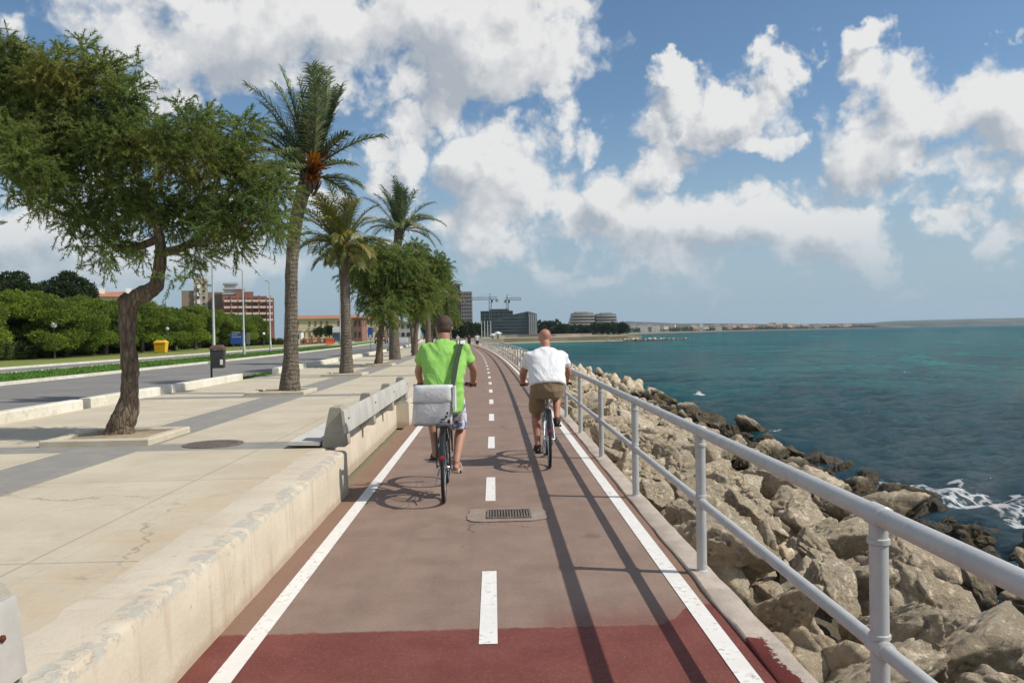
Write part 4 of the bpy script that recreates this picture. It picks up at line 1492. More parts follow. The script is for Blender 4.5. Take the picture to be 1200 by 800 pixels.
# third palm, taller, rising behind the dark tamarisk
y = TREE_Y[4]
bx = tree_x(y)
b0 = V((bx, y, 0.45))
fr = []
for i in range(16):
    fr.append((R(rf.uniform(0, 360)), R(rf.uniform(60, 86)), rf.uniform(2.0, 2.5), 0.7, (-0.22 + rf.uniform(-.15, .2), 0, 0)))
for i in range(12):
    fr.append((R(i * 30 + rf.uniform(-10, 10)), R(rf.uniform(15, 45)), rf.uniform(1.7, 2.2), 1.0, (-0.15, 0, 0)))
fr += [(R(-5), R(34), 2.5, 1.15, (0.05, 0, 0)), (R(10), R(8), 2.3, 1.2, (0.05, 0, 0)), (R(-12), R(55), 2.3, 0.8, (0, 0, 0)), (R(0), R(-5), 2.0, 1.0, (0, 0, 0))]
tp = [pl(463, 424), pl(462, 400), pl(461, 350), pl(463, 310), pl(466, 285), pl(468, 270)]
palm('third date palm standing tall behind the dark leaning tree', bx, y, 0.45, tp, [0.34, 0.26, 0.21, 0.21, 0.22, 0.2], fr, 33, m_palm, leaf=0.42, n=36, w=0.018, seg=10)

# farther palms share one build
fr = []
for i in range(14):
    fr.append((R(rf.uniform(0, 360)), R(rf.uniform(45, 85)), rf.uniform(1.7, 2.2), 0.9, (-0.15, 0, 0)))
for i in range(14):
    fr.append((R(i * 26), R(rf.uniform(-10, 40)), rf.uniform(1.5, 2.0), 1.1, (-0.1, 0, 0)))
ip = TREE_Y.index(62.2)
pfar = palm('date palm in the row behind the green cyclist, nearest of the far palms', tree_x(62.2), 62.2, 0.45, [(0, 0, -.05), (0.02, 0, 1.2), (0, 0, 3.0), (0.1, 0, 4.6), (0.1, 0, 4.9)], [.32, .22, .2, .2, .2], fr, 34, m_palm2, leaf=0.42, n=30, w=0.024, seg=10)
for yy, sc, lab in ((84.7, 1.12, 'date palm whose dark leaves stick out right of the row of trees'), (107.0, 1.0, 'far date palm beyond the row of feathery trees'), (122.0, 1.05, 'farthest date palm of the row, beside the brick tower')):
    c = copy_tree(pfar)
    c.location = (tree_x(yy) + (1.0 if yy == 84.7 else 0), yy, 0.45)
    c.scale = (sc, sc, sc)
    c.rotation_euler = (0, 0, yy)
    c['label'] = lab

# the other tamarisks
G_T = 'feathery tamarisk trees along the promenade'
mbA, crA = tamarisk_proto(41, 5.0, 2.05, 2600, 1.75, 0.15)
y = TREE_Y[3]
tA = thing('tamarisk_tree', 'dark feathery tamarisk with a leaning trunk right of the second palm', 'tree', (tree_x(y), y, 0.45), R(-10), G_T, 1.0)
mbA.build('trunk', m_bark, tA, 'all')
crown_obj('crown', crA, m_tam, tA)
mbB, crB = tamarisk_proto(43, 6.2, 1.75, 2400, 2.2, 0.2)
y = TREE_Y[5]
tB = thing('tamarisk_tree', 'tall feathery tamarisk whose crown hangs just behind the third palm', 'tree', (tree_x(y) + 0.15, y, 0.45), 0, G_T, 1.08)
mbB.build('trunk', m_bark, tB, 'all')
crown_obj('crown', crB, m_tam, tB)
for yy, src, sc, rz, lab in ((54.7, tB, 1.02, 2.0, 'feathery tamarisk with a full drooping crown above the green cyclist'), (69.7, tB, 1.02, 4.1, 'feathery tamarisk at the right edge of the row, level with the brick tower'),
                             (77.2, tA, 1.25, 1.0, 'smaller feathery tamarisk in the far part of the row'), (92.0, tB, 1.0, 3.0, 'feathery tamarisk far down the promenade'),
                             (99.5, tA, 1.15, 5.0, 'low feathery tamarisk far down the promenade'), (114.5, tB, 0.95, 0.7, 'last feathery tamarisk of the promenade row')):
    c = copy_tree(src)
    c.location = (tree_x(yy) - 0.55, yy, 0.45)
    c.scale = (sc, sc, sc)
    c.rotation_euler = (0, 0, rz)
    c['label'] = lab


# ================================================================== pines and shrubs beyond the road
def tufts(clusters, n_total, r, size=0.22, shell=0.55, flat=0.6):
    vol = np.array([c[1][0] * c[1][1] for c in clusters])
    cnt = np.maximum(8, (n_total * vol / vol.sum()).astype(int))
    VV = []
    for (cen, rad), n in zip(clusters, cnt):
        d = r.normal(0, 1, (n, 3))
        d /= np.linalg.norm(d, axis=1, keepdims=True)
        q = (shell + (1 - shell) * r.random(n))
        bump = 1 + 0.16 * np.sin(d[:, 0] * 7 + cen[0]) * np.sin(d[:, 1] * 6 + cen[1] * 3) * np.sin(d[:, 2] * 7)
        pos = np.array(cen) + d * (q * bump)[:, None] * np.array(rad)
        tang = d * 0.7 + r.normal(0, 0.55, (n, 3)) + np.array([0, 0, 0.35])
        tang /= np.linalg.norm(tang, axis=1, keepdims=True)
        side = np.cross(tang, r.normal(0, 1, (n, 3)))
        side /= np.linalg.norm(side, axis=1, keepdims=True) + 1e-9
        L = size * r.uniform(0.6, 1.5, (n, 1))
        W = L * flat * 0.5
        VV.append(np.stack([pos - side * W, pos + side * W, pos + tang * L + side * W * .5, pos + tang * L - side * W * .5], 1).reshape(-1, 3))
    return np.concatenate(VV)


def pine_proto(seed, mat, h=5.6, spread=3.4, n=26000, dark=False):
    r = np.random.default_rng(seed)
    mb = MB()
    trunk_mb(mb, [(0, 0, -0.1), (0.1, 0.05, h * .2), (0.25, 0, h * .42), (0.2, 0.1, h * .62)], [0.24, 0.19, 0.16, 0.10], 10, 0.12)
    cl = []
    for i in range(22):
        a = i * 2.4
        rad = spread * math.sqrt((i + 0.5) / 22) * 0.82
        z = h * (0.80 - 0.34 * (rad / spread) ** 1.6) + r.uniform(-.35, .35)
        s = spread * r.uniform(0.22, 0.36)
        c = V((math.cos(a) * rad, math.sin(a) * rad, z))
        cl.append((tuple(c), (s, s, s * 0.62)))
        if i % 3 == 0:
            trunk_mb(mb, [(0.22, 0.05, h * .42), c * 0.55 + V((0, 0, h * .25)), c], [0.09, 0.06, 0.02], 6, 0.1, 4)
    for i in range(14):
        a = r.uniform(0, 6.28)
        rad = spread * r.uniform(0.3, 0.95)
        s = spread * r.uniform(.18, .30)
        cl.append(((math.cos(a) * rad, math.sin(a) * rad, h * r.uniform(0.20, 0.45)), (s, s, s * .65)))
    return mb, tufts(cl, n, r, 0.135), mat


protos = [pine_proto(51, m_pine), pine_proto(52, m_pine, 5.2, 3.8), pine_proto(53, m_pine, 6.0, 3.1)]
pmesh = [(mb.mesh('trunk', m_pinebark, 'all'), np_mesh('crown', v, np.arange(len(v)).reshape(-1, 4), m)) for mb, v, m in protos]
G_P = 'umbrella pines beyond the road'
rp = random.Random(9)
pn = 0
# front row: where the row stands, left to right in the photograph
front = [(-25, 52, 'at the left edge of the photograph'), (12, 55, 'second from the left edge'), (52, 60, 'behind the leftmost globe lamp'), (95, 62, 'between the leftmost lamp and the crooked trunk'),
         (132, 66, 'just left of the crooked trunk'), (172, 72, 'just right of the crooked trunk, above the yellow bin'), (205, 82, 'behind the globe lamp by the yellow bin'),
         (232, 92, 'behind the globe lamp left of the litter bin'), (258, 102, 'directly behind the litter bin'), (280, 114, 'behind the blue road sign'), (300, 126, 'right of the blue road sign'), (318, 140, 'next to the tall palm trunk')]
for i, (px, yy, lab) in enumerate(front):
    p = at(px, 400, yy)
    for row in range(2):
        t = thing('pine_tree', 'bright green umbrella pine %s%s' % (lab, '' if row == 0 else ', second row'), 'pine tree', (p.x - 3.2 - row * 5.0 + rp.uniform(-.6, .6), yy + row * 4.5 + rp.uniform(-.6, .6), 0.34), rp.uniform(0, 6.28), G_P)
        s = rp.uniform(0.92, 1.04) + 0.12 * row
        t.scale = (s, s, s * rp.uniform(.95, 1.06))
        tm, cm = pmesh[(i + row) % 3]
        link('trunk', tm, t)
        link('crown', cm, t)
mb, v, m = pine_proto(57, m_pinedark, 8.0, 2.6, 20000)
tm, cm = mb.mesh('trunk', m_pinebark, 'all'), np_mesh('crown', v, np.arange(len(v)).reshape(-1, 4), m)
for px, yy, s, lab in ((20, 78, 1.18, 'tall dark conifer rising above the pines at the far left'), (78, 82, 1.22, 'tall dark conifer rising above the pines left of the crooked trunk'), (48, 92, 1.1, 'dark conifer top between the two tall ones')):
    p = at(px, 400, yy)
    t = thing('conifer_tree', lab, 'tree', (p.x, yy, 0.34), rp.uniform(0, 6), 'dark conifers behind the pines', s)
    link('trunk', tm, t)
    link('crown', cm, t)
# shrubs below the pines
r = np.random.default_rng(77)
bush_cl = [((r.uniform(-1.2, 1.2), r.uniform(-.7, .7), r.uniform(.3, .8)), (r.uniform(.5, .8), r.uniform(.5, .8), r.uniform(.45, .7))) for _ in range(9)]
bv = tufts(bush_cl, 3200, r, 0.16)
bm1 = np_mesh('shrub', bv, np.arange(len(bv)).reshape(-1, 4), m_bush)
for i in range(26):
    px = -20 + 355 * i / 25
    yy = 54 + 92 * (i / 25) ** 1.5
    p = at(px, 400, yy)
    o = link('shrub', bm1)
    s = rp.uniform(0.85, 1.3)
    o.location = (p.x - 2.5 + rp.uniform(-.5, .5), yy + 1.5, 0.3)
    o.rotation_euler = (0, 0, rp.uniform(0, 6))
    o.scale = (s * 1.2, s, s * rp.uniform(.9, 1.3))
    tag(o, 'dark green shrub in the undergrowth below the umbrella pines', 'shrub', 'shrubs below the pines')
# ================================================================== buildings
def wall_mat(name, c, var=0.1):
    return simple(name, c, 0.85, 0.0, var, 0.25, 0.0, coord='Object')


m_brick = wall_mat('red_brick_wall', (0.25, 0.105, 0.07))
m_beige = wall_mat('beige_render', (0.42, 0.35, 0.27))
m_brown = wall_mat('brown_render', (0.23, 0.175, 0.13))
m_cream = wall_mat('cream_render', (0.62, 0.52, 0.34))
m_palegrey = wall_mat('pale_grey_concrete', (0.45, 0.45, 0.43))
m_hotel = wall_mat('hotel_concrete', (0.43, 0.41, 0.36))
m_whitew = wall_mat('white_render', (0.74, 0.73, 0.70))
m_terra = wall_mat('terracotta_tiles', (0.38, 0.17, 0.09))
m_darkgl = simple('dark_window_glass', (0.035, 0.042, 0.048), 0.2, 0.0, 0.3, 0.3)
m_tealgl = simple('teal_curtain_wall', (0.045, 0.075, 0.078), 0.25, 0.0, 0.35, 0.15)
m_steel = simple('crane_steel', (0.11, 0.115, 0.12), 0.6)


def bldg(name, label, cat, px0, px1, ptop, y, depth, wall, zb=0.0, rz=0.0, group=None):
    a, b = at(px0, ptop, y), at(px1, ptop, y)
    t = thing(name, label, cat, ((a.x + b.x) / 2, y, zb), rz, group)
    w, h = b.x - a.x, (a.z + b.z) / 2 - zb
    return t, w, h


def windows(t, w, z0, z1, floors, bays, front=0.0, mat=None, ww=0.55, wh=0.5, frame=None, skip=0, x0=None, x1=None, balcony=None):
    x0 = -w / 2 if x0 is None else x0
    x1 = w / 2 if x1 is None else x1
    fw, fh = (x1 - x0) / bays, (z1 - z0) / floors
    mb = MB(); mb.box((0, 0, 0), (fw * ww, 0.10, fh * wh)); me = mb.mesh('window', mat or m_darkgl)
    fr = None
    if frame:
        mb = MB(); mb.box((0, -0.06, -fh * wh / 2 - 0.05), (fw * ww + 0.3, 0.25, 0.12)); fr = mb.mesh('sill', frame)
    bl = None
    if balcony:
        mb = MB(); mb.box((0, -0.55, -fh * wh / 2 + 0.1), (fw * 0.86, 1.1, fh * 0.34)); bl = mb.mesh('balcony', balcony)
    for f in range(floors):
        for k in range(bays):
            if skip and (f * 7 + k * 3) % skip == 0:
                continue
            o = link('window', me, t)
            o.location = (x0 + (k + .5) * fw, front - 0.03, z0 + (f + 0.55) * fh)
            if fr:
                link('sill', fr, o)
            if bl:
                link('balcony', bl, o)


# red brick apartments with terraced grey upper floors
t, w, h = bldg('apartment_building', 'red brick apartment block with pale balconies and grey terraced upper floors', 'apartment building', 262, 320, 345, 300, 16, m_brick, 0.0, R(17), group='apartment blocks above the pines')
mb = MB()
for k, (x0, x1, hh) in enumerate(((-0.5, -0.25, .98), (-.25, .1, 1.06), (.1, .36, 0.97), (.36, .5, 0.93))):
    mb.box(((x0 + x1) / 2 * w, 8 + 0.4 * k, h * hh / 2), ((x1 - x0) * w - 0.02, 16, h * hh))
mb.build('wall', m_brick, t)
mb = MB()
for k in range(3):
    mb.box((-w * 0.22 - k * 1.2, 9 + k, h * 1.03 + 2.1 * k - 0.1), (w * 0.56 - 2.4 * k, 12 - 2 * k, 0.55))
    mb.box((-w * 0.22 - k * 1.2, 9.8 + k, h * 1.03 + 2.1 * k - 1.4), (w * 0.50 - 2.4 * k, 11 - 2 * k, 2.2))
mb.build('terraced_storey', m_palegrey, t)
windows(t, w * .96, h * 0.42, h * .95, 4, 7, 0.0, m_darkgl, 0.62, 0.45, None, 0, balcony=simple('pale_balcony', (0.60, 0.46, 0.38), 0.8))
mb = MB()
for k, x in enumerate((-.33, -.05, .2, .42)):
    mb.box((x * w, -0.35, h * .5), (0.6, 0.9, h * .96))
mb.build('pier', m_brick, t)
# beige tower to its left
t, w, h = bldg('apartment_building', 'beige apartment tower with a pale stair shaft left of the red brick block', 'apartment building', 214, 262, 327, 310, 14, m_beige, 0.0, R(19), group='apartment blocks above the pines')
mb = MB()
mb.box((-w * .36, 7, h * 0.41), (w * .28, 14, h * .82))
mb.box((0.30 * w, 8.2, h * 0.40), (w * .40, 14, h * .80))
mb.build('wall', m_brown, t)
mb = MB(); mb.box((-0.06 * w, 6, h * .5), (w * .32, 14, h)); mb.build('stair_shaft', m_beige, t)
windows(t, w, h * .45, h * .95, 5, 2, -1.05, m_darkgl, 0.4, 0.5, m_whitew, x0=-.2 * w, x1=.08 * w)
mb = MB(); mb.box((-0.02 * w, 6, h + .8), (w * .12, 5, 1.6)); mb.build('roof_housing', m_palegrey, t)
for f in range(4):
    mb = MB(); mb.box((-.11 * w, -1.5, h * (.52 + .12 * f)), (w * .07, .8, h * .06)); mb.build('balcony', m_whitew, t)
# low roofs just above the tree tops
t, w, h = bldg('house', 'long tiled house roof with white chimneys just above the pine tops', 'house', 112, 160, 343, 190, 10, m_cream, 0.0, R(24))
mb = MB(); mb.box((0, 5, h * .46), (w, 10, h * .92)); mb.build('wall', m_cream, t)
mb = MB(); mb.prism([(-w / 2 - .5, -0.6, h * .925), (-w / 2 - .5, 10.6, h * .925), (-w / 2 - .5, 5, h * 1.04)], (w + 1, 0, 0)); rf_ = mb.build('roof', m_terra, t)
for x in (-.32, .28):
    mb = MB(); mb.box((x * w, 3.4, h * 1.04), (1.2, 1.2, 1.5)); mb.build('chimney', m_whitew, rf_)
windows(t, w, h * .60, h * .90, 1, 9, 0, m_darkgl, .4, .6)

# long cream barracks-like building beyond the road
for px0, px1, ptop, y, bays, lab in ((345, 421, 373.5, 205, 11, 'long cream two storey building beyond the road, left of the second palm trunk'), (418, 452, 374.5, 225, 5, 'cream building with orange stains right of the second palm trunk')):
    t, w, h = bldg('cream_building', lab, 'building', px0, px1, ptop, y, 12, m_cream, 0.2, R(9), 'cream buildings beyond the road')
    mb = MB(); mb.box((0, 6, h / 2), (w, 12, h)); mb.build('wall', m_cream, t)
    mb = MB(); mb.box((0, 5.9, h + 0.12), (w + 0.8, 12.8, 0.24)); mb.box((0, -0.08, h * .52), (w, 0.2, 0.2)); mb.build('cornice', simple('cornice_stone', (0.5, 0.36, 0.22), 0.8), t)
    mb = MB(); mb.prism([(-w / 2, 0.5, h + .245), (-w / 2, 11.5, h + .245), (-w / 2, 6, h + 1.1)], (w, 0, 0)); mb.build('roof', m_terra, t)
    windows(t, w * .96, 0.5, h * .98, 2, bays, 0.0, simple('shutter_brown', (0.20, 0.13, 0.08), 0.7), 0.32, 0.55, m_whitew, 5)
t, w, h = bldg('brick_house', 'narrow brown house between the two cream buildings', 'house', 414, 424, 373, 198, 8, m_brown)
mb = MB(); mb.box((0, 4, h / 2), (w, 8, h)); mb.build('wall', wall_mat('brownred_render', (0.26, 0.13, 0.09)), t)
windows(t, w, .6, h, 2, 2, 0, m_darkgl, .35, .5)
mb = MB(); mb.box((0, 4, h + .12), (w + .6, 8.6, .24)); mb.build('roof', m_terra, t)
t, w, h = bldg('grey_building', 'low grey building between the palm trunks right of the cream one', 'building', 450, 488, 378, 240, 12, m_palegrey)
mb = MB(); mb.box((0, 6, h / 2), (w, 12, h)); mb.build('wall', m_palegrey, t)
windows(t, w, .5, h, 2, 6, 0, m_darkgl, .6, .5)
mb = MB(); mb.box((0, 6, h + .12), (w + .6, 12.6, .24)); mb.build('roof', m_brown, t)
# reddish rubble wall, orange barrier, white kiosk, round street trees in front of it
p, q = at(352, 394, 150), at(386, 394, 150)
t = thing('brick_wall', 'broken low red brick wall in front of the cream building', 'wall', ((p.x + q.x) / 2, 150, 0.3))
mb = MB()
n = 14
w = q.x - p.x
hs = [0.9 + 0.55 * math.sin(k * 1.7) + 0.3 * math.sin(k * 4.1) for k in range(n)]
for k in range(n):
    mb.box((-w / 2 + (k + .5) * w / n, 0.1 * (k % 2), max(.35, hs[k]) / 2), (w / n - .01, 0.5, max(.35, hs[k])))
mb.build('wall', simple('crumbling_brick', (0.36, 0.16, 0.10), 0.9, 0, .3, 2.0), t)
p = at(386.5, 394, 138)
t = thing('safety_barrier', 'small orange traffic barrier by the kerb beyond the road', 'barrier', (p.x, 138, .3))
m_or = simple('orange_plastic', (0.70, 0.12, 0.02), 0.5)
mb = MB(); mb.prism([(-.7, -.3, 0), (-.7, .3, 0), (-.7, .12, .4), (-.7, .1, 1.1), (-.7, -.1, 1.1), (-.7, -.12, .4)], (1.4, 0, 0)); mb.build('barrier_body', m_or, t)
p = at(348, 391, 160)
t = thing('kiosk', 'small white kiosk right beside the tall palm trunk', 'kiosk', (p.x, 160, .3))
mb = MB(); mb.box((0, 0, 1.25), (2.2, 2.0, 2.5)); mb.build('wall', m_whitew, t)
mb = MB(); mb.box((0, 0, 2.58), (2.7, 2.5, .15)); mb.build('roof', m_palegrey, t)
mb = MB(); mb.box((0, -1.02, 1.4), (1.4, .06, .8)); mb.build('hatch', m_darkgl, t)


def round_tree(lab, px, y, s, mat=m_bush, zb=0.3, seed=1, h=3.4, group=None, n=2400, ts=0.2):
    r = np.random.default_rng(seed)
    p = at(px, 395, y)
    t = thing('street_tree', lab, 'tree', (p.x, y, zb), 0, group, s)
    mb = MB(); trunk_mb(mb, [(0, 0, -.05), (0.05, 0, h * .3), (0, 0.05, h * .6)], [.16, .12, .08], 8, .1, 4); mb.build('trunk', m_pinebark, t, 'all')
    cl = [((r.uniform(-.7, .7), r.uniform(-.7, .7), h * r.uniform(.5, .85)), (r.uniform(.5, .8),) * 3) for _ in range(8)]
    crown_obj('crown', tufts(cl, n, r, ts), mat, t)
    return t


round_tree('small round dark tree in front of the cream building', 374.5, 170, 0.95, seed=61)
round_tree('wider bushy tree beside the white lorry', 386, 172, 1.1, seed=62)

# lorry and van on the road
m_tyre = simple('tyre_rubber', (0.018, 0.018, 0.018), 0.85, bump=0.2)
p = at(396.5, 394, 165)
t = thing('lorry', 'white box lorry parked in front of the cream building', 'lorry', (p.x, 165, .3), R(8))
mb = MB(); mb.box((0, 1.2, 1.95), (2.2, 4.6, 2.5), bevel=.05); mb.build('cargo_box', m_whitew, t)
mb = MB(); mb.rings([[(x, yy, z) for x in (-1, 1) for yy in ((-2.9, -1.2) if x < 0 else (-1.2, -2.9))] for z in (.55, 1.3)] + [[(-.95, -2.6, 2.2), (-.95, -1.2, 2.2), (.95, -1.2, 2.2), (.95, -2.6, 2.2)]], True); mb.build('cab', simple('lorry_cab_blue', (0.05, 0.08, 0.14), .4), t)
mb = MB(); mb.box((0, -2.80, 1.75), (1.7, .06, .6), Matrix.Rotation(R(-18), 3, 'X')); mb.build('windscreen', m_darkgl, t)
for x in (-.95, .95):
    for yy in (-2.0, 2.3):
        mb = MB(); mb.lathe((x, yy, .42), [(.2, -.14), (.42, -.12), (.42, .12), (.2, .14)], 16, 'X'); mb.build('wheel', m_tyre, t, True)
p = at(447, 396, 142)
t = thing('van', 'brown van with lit looking pale lamps behind the leaning dark tree', 'van', (p.x, 142, .3))
t['label'] = 'brown van on the road behind the leaning dark tree'
m_vanp = simple('brown_car_paint', (0.15, 0.065, 0.03), .35)
mb = MB()
mb.rings([[(x * s, yy, z) for x, yy in ((-.9, -2.2), (.9, -2.2), (.9, 2.2), (-.9, 2.2))] for z, s in ((.35, .96), (.9, 1.0), (1.2, 1.0))] + [[(-.78, -1.5, 1.95), (.78, -1.5, 1.95), (.78, 2.05, 1.95), (-.78, 2.05, 1.95)]], True)
mb.build('body', m_vanp, t)
mb = MB(); mb.box((0, -1.92, 1.56), (1.4, .05, .62), Matrix.Rotation(R(-43), 3, 'X')); mb.build('windscreen', m_darkgl, t)
for x in (-.65, .65):
    mb = MB(); mb.ball((x, -2.2, .85), (.16, .06, .11), 10, 6); mb.build('headlight', m_globe, t, True)
for x in (-.86, .86):
    for yy in (-1.4, 1.4):
        mb = MB(); mb.lathe((x, yy, .33), [(.16, -.1), (.33, -.09), (.33, .09), (.16, .1)], 14, 'X'); mb.build('wheel', m_tyre, t, True)
p, q = at(449, 395, 150), at(478, 395, 150)
t = tag(MB().box(((p.x + q.x) / 2, 150, .75), (q.x - p.x, .25, .9), bevel=.03).build('boundary_wall', m_whitew), 'low white boundary wall between the palm trunks beyond the road', 'wall')

# brick and grey high rise at the end of the tree row
t, w, h = bldg('tower_block', 'high rise with a brick side and a grey gridded front beyond the tree row', 'tower block', 523, 553, 340, 420, 16, m_brick, 0.2)
mb = MB(); mb.box((-w * .22, 8.4, h / 2), (w * .56, 16, h)); mb.build('wall', wall_mat('dull_brick_wall', (0.17, 0.085, 0.065)), t)
mb = MB(); mb.box((w * .28, 7, h * .485), (w * .43, 14, h * .97)); mb.build('grey_wing', wall_mat('grey_wing_concrete', (0.26, 0.24, 0.23)), t)
mb = MB(); mb.box((-w * .20, 8, h + 1.4), (w * .42, 8, 2.8)); mb.box((-w * .18, 8, h + 3.5), (w * .34, 7, .5)); mb.box((-w * .3, 8, h + 4), (.4, .4, 2.4)); mb.build('roof_housing', simple('dark_roof_plant', (0.05, .05, .055), .7), t)
windows(t, w, 6, h * .95, 9, 4, 0.0, m_darkgl, .62, .42, x0=.075 * w, x1=.48 * w)
windows(t, w, 6, h * .95, 9, 3, 0.4, m_darkgl, .4, .4, x0=-.48 * w, x1=.04 * w)

# dark glass office block under construction
t, w, h = bldg('glass_building', 'dark teal glass building with a sloping roofline under two tower cranes', 'office building', 577, 629, 365, 380, 20, m_tealgl, 0.2)
mb = MB()
mb.prism([(-w / 2, 0, 0), (w * .30, 0, 0), (w * .30, 0, h * 1.0), (-w * .1, 0, h * .86), (-w / 2, 0, h * .66)], (0, 18, 0))
mb.build('wall', m_tealgl, t)
mb = MB(); mb.prism([(w * .302, -1, 0), (w / 2, -1, 0), (w / 2, -1, h * .90), (w * .302, -1, h * 1.0)], (0, 16, 0)); mb.build('end_wing', wall_mat('grey_glass_wing', (0.16, 0.185, 0.195)), t)
for k in range(6):
    z = h * (.1 + .13 * k)
    xr = -w / 2 if z < h * .62 else -w / 2 + (z - h * .62) / (h * .34) * w * .62
    mb = MB(); mb.box(((xr + w * .30) / 2, -.12, z), (w * .30 - xr, .25, .35)); mb.build('floor_band', simple('band_grey', (0.10, 0.125, 0.125), .6), t)
for k in range(4):
    mb = MB(); mb.box((w * .335 + k * w * .045, -1.12, h * .45), (w * .02, .3, h * .8)); mb.build('pier', m_palegrey, t)
t, w, h = bldg('concrete_shell', 'unfinished dark concrete block behind the glass building, wrapped in netting', 'building', 563, 601, 361.5, 410, 16, m_tealgl, .2)
mb = MB(); mb.box((0, 8, h * .46), (w, 16, h * .92)); mb.box((w * .08, 8, h * .955), (w * .6, 12, h * .07)); mb.build('wall', wall_mat('netting_green', (0.07, 0.095, 0.085)), t)
windows(t, w, 2, h * .92, 6, 7, 0, m_darkgl, .7, .5)


def crane(lab, px, ptop, y, px_l, px_r, zb=0.2, flip=1):
    b = at(px, 390, y)
    top = at(px, ptop, y)
    t = thing('tower_crane', lab, 'crane', (b.x, y, zb), 0, 'tower cranes over the building site')
    h = top.z - zb
    mb = MB()
    s = .55
    for sx in (-s, s):
        for sy in (-s, s):
            mb.cyl((sx, sy, 0), (sx, sy, h), .14, 5)
    k = 0
    z = 0
    while z < h - 2:
        a = s if k % 2 else -s
        mb.cyl((-a, -s, z), (a, -s, z + 2), .09, 4)
        mb.cyl((s, -a, z), (s, a, z + 2), .09, 4)
        z += 2
        k += 1
    mb.build('mast', m_steel, t)
    l, r_ = at(px_l, ptop, y).x - b.x, at(px_r, ptop, y).x - b.x
    mb = MB()
    for (sy, z) in ((-.6, h), (.6, h), (0, h + 1.1)):
        mb.cyl((l, sy, z), (r_, sy, z), .13, 5)
    n = int((r_ - l) / 1.8)
    for i in range(n):
        x0, x1 = l + (r_ - l) * i / n, l + (r_ - l) * (i + 1) / n
        mb.cyl((x0, -.6, h), ((x0 + x1) / 2, 0, h + 1.1), .07, 4)
        mb.cyl(((x0 + x1) / 2, 0, h + 1.1), (x1, .6, h), .07, 4)
    mb.build('jib', m_steel, t)
    mb = MB(); mb.tube([(0, 0, h), (0, 0, h + 3)], [.3, .1], 6)
    mb.cyl((0, 0, h + 3), (l * .8, 0, h + 1), .04, 4); mb.cyl((0, 0, h + 3), (r_ * .8, 0, h + 1), .04, 4)
    mb.build('apex', m_steel, t)
    cw = l if abs(l) < abs(r_) else r_
    mb = MB(); mb.box((cw * .92, 0, h - .7), (1.5, 1.0, 1.4)); mb.build('counterweight', m_palegrey, t)
    mb = MB(); mb.box((.9, -.7, h - .9), (1.0, 1.0, 1.3)); mb.build('cab', m_darkgl, t)


crane('long armed tower crane left of the other, its jib reaching to the brick high rise', 575, 350.8, 405, 553, 583)
crane('tower crane with its jib pointing right above the glass building', 595, 351.5, 415, 592, 611)

# terraced hotel on the far side of the bay
t = None
for (px0, px1, ptop, lab, nz) in ((667.5, 697, 366.5, 'terraced hotel block with curved balconies, the left and taller of the pair', 7), (698.5, 724.5, 367.5, 'terraced hotel block with curved balconies, the right and lower of the pair', 7)):
    t, w, h = bldg('hotel', lab, 'hotel', px0, px1, ptop, 600, 20, m_hotel, .3, 0, 'terraced hotel blocks across the bay')
    sgn = -1 if px0 < 690 else 1
    fh = h / nz
    for f in range(nz):
        sh = 0.0 if f < nz - 3 else (f - (nz - 4)) * 0.05
        cut = max(0.0, (f - 3)) * (0.035 if sgn < 0 else 0.02)
        xa, xb = -w / 2, w / 2
        if sgn < 0:
            xa += w * cut
        else:
            xb -= w * cut
        mb = MB()
        pts = []
        for k in range(9):
            u_ = k / 8
            pts.append((xa + (xb - xa) * u_, -1.2 * math.sin(math.pi * u_), f * fh))
        pts += [(xb, 16, f * fh), (xa, 16, f * fh)]
        mb.prism(pts, (0, 0, fh * .42))
        mb.build('balcony', m_hotel, t)
        mb = MB(); mb.prism([(x + (0.6 if x < 0 else -.6), yy + 1.6, z + fh * .421) for x, yy, z in pts], (0, 0, fh * .577)); mb.build('glazing', simple('grey_glazing', (0.22, 0.22, 0.205), .5), t)  # glazing in one even mid grey
    mb = MB(); mb.box((0, 8, h + .5), (w * .5, 8, 1.0)); mb.build('roof', m_hotel, t)
    if sgn < 0:
        mb = MB(); mb.box((w * .54, 9, h * .44), (w * .10, 10, h * .88)); mb.build('link_wing', wall_mat('dark_link', (0.25, 0.245, 0.225)), t)  # connecting wing in an even grey, darker than the blocks

# trees at the foot of the far buildings
r = np.random.default_rng(90)
cl = [((r.uniform(-2.4, 2.4), r.uniform(-2, 2), r.uniform(2.0, 4.6)), (r.uniform(1.2, 2.0),) * 3) for _ in range(10)]
ft = tufts(cl, 1500, r, .8)
ftm = np_mesh('crown', ft, np.arange(len(ft)).reshape(-1, 4), m_pinedark)
mb = MB(); mb.tube([(0, 0, 0), (0, 0, 3)], [.3, .2], 6); ftt = mb.mesh('trunk', m_pinebark)
rp = random.Random(14)
for i, px in enumerate([505, 512, 520, 529, 537, 545, 552, 558, 634, 640, 645, 651, 657, 662, 668, 674, 682, 689, 697, 705, 712, 719, 726, 731]):
    far = px > 620
    yy = (480 if far else 300) + rp.uniform(-20, 20)
    p = at(px, 390, yy)
    t = thing('tree', 'dark tree in the line at the foot of the terraced hotel' if far else 'dark tree in the line between the tree row and the glass building', 'tree', (p.x, yy, 0.0), rp.uniform(0, 6),
              'trees below the hotel' if far else 'trees at the end of the path', rp.uniform(.75, 1.15) * (1.15 if far else 0.9))
    if px in (640, 645):
        t.scale = [s * 1.3 for s in t.scale]
    link('trunk', ftt, t)
    link('crown', ftm, t)

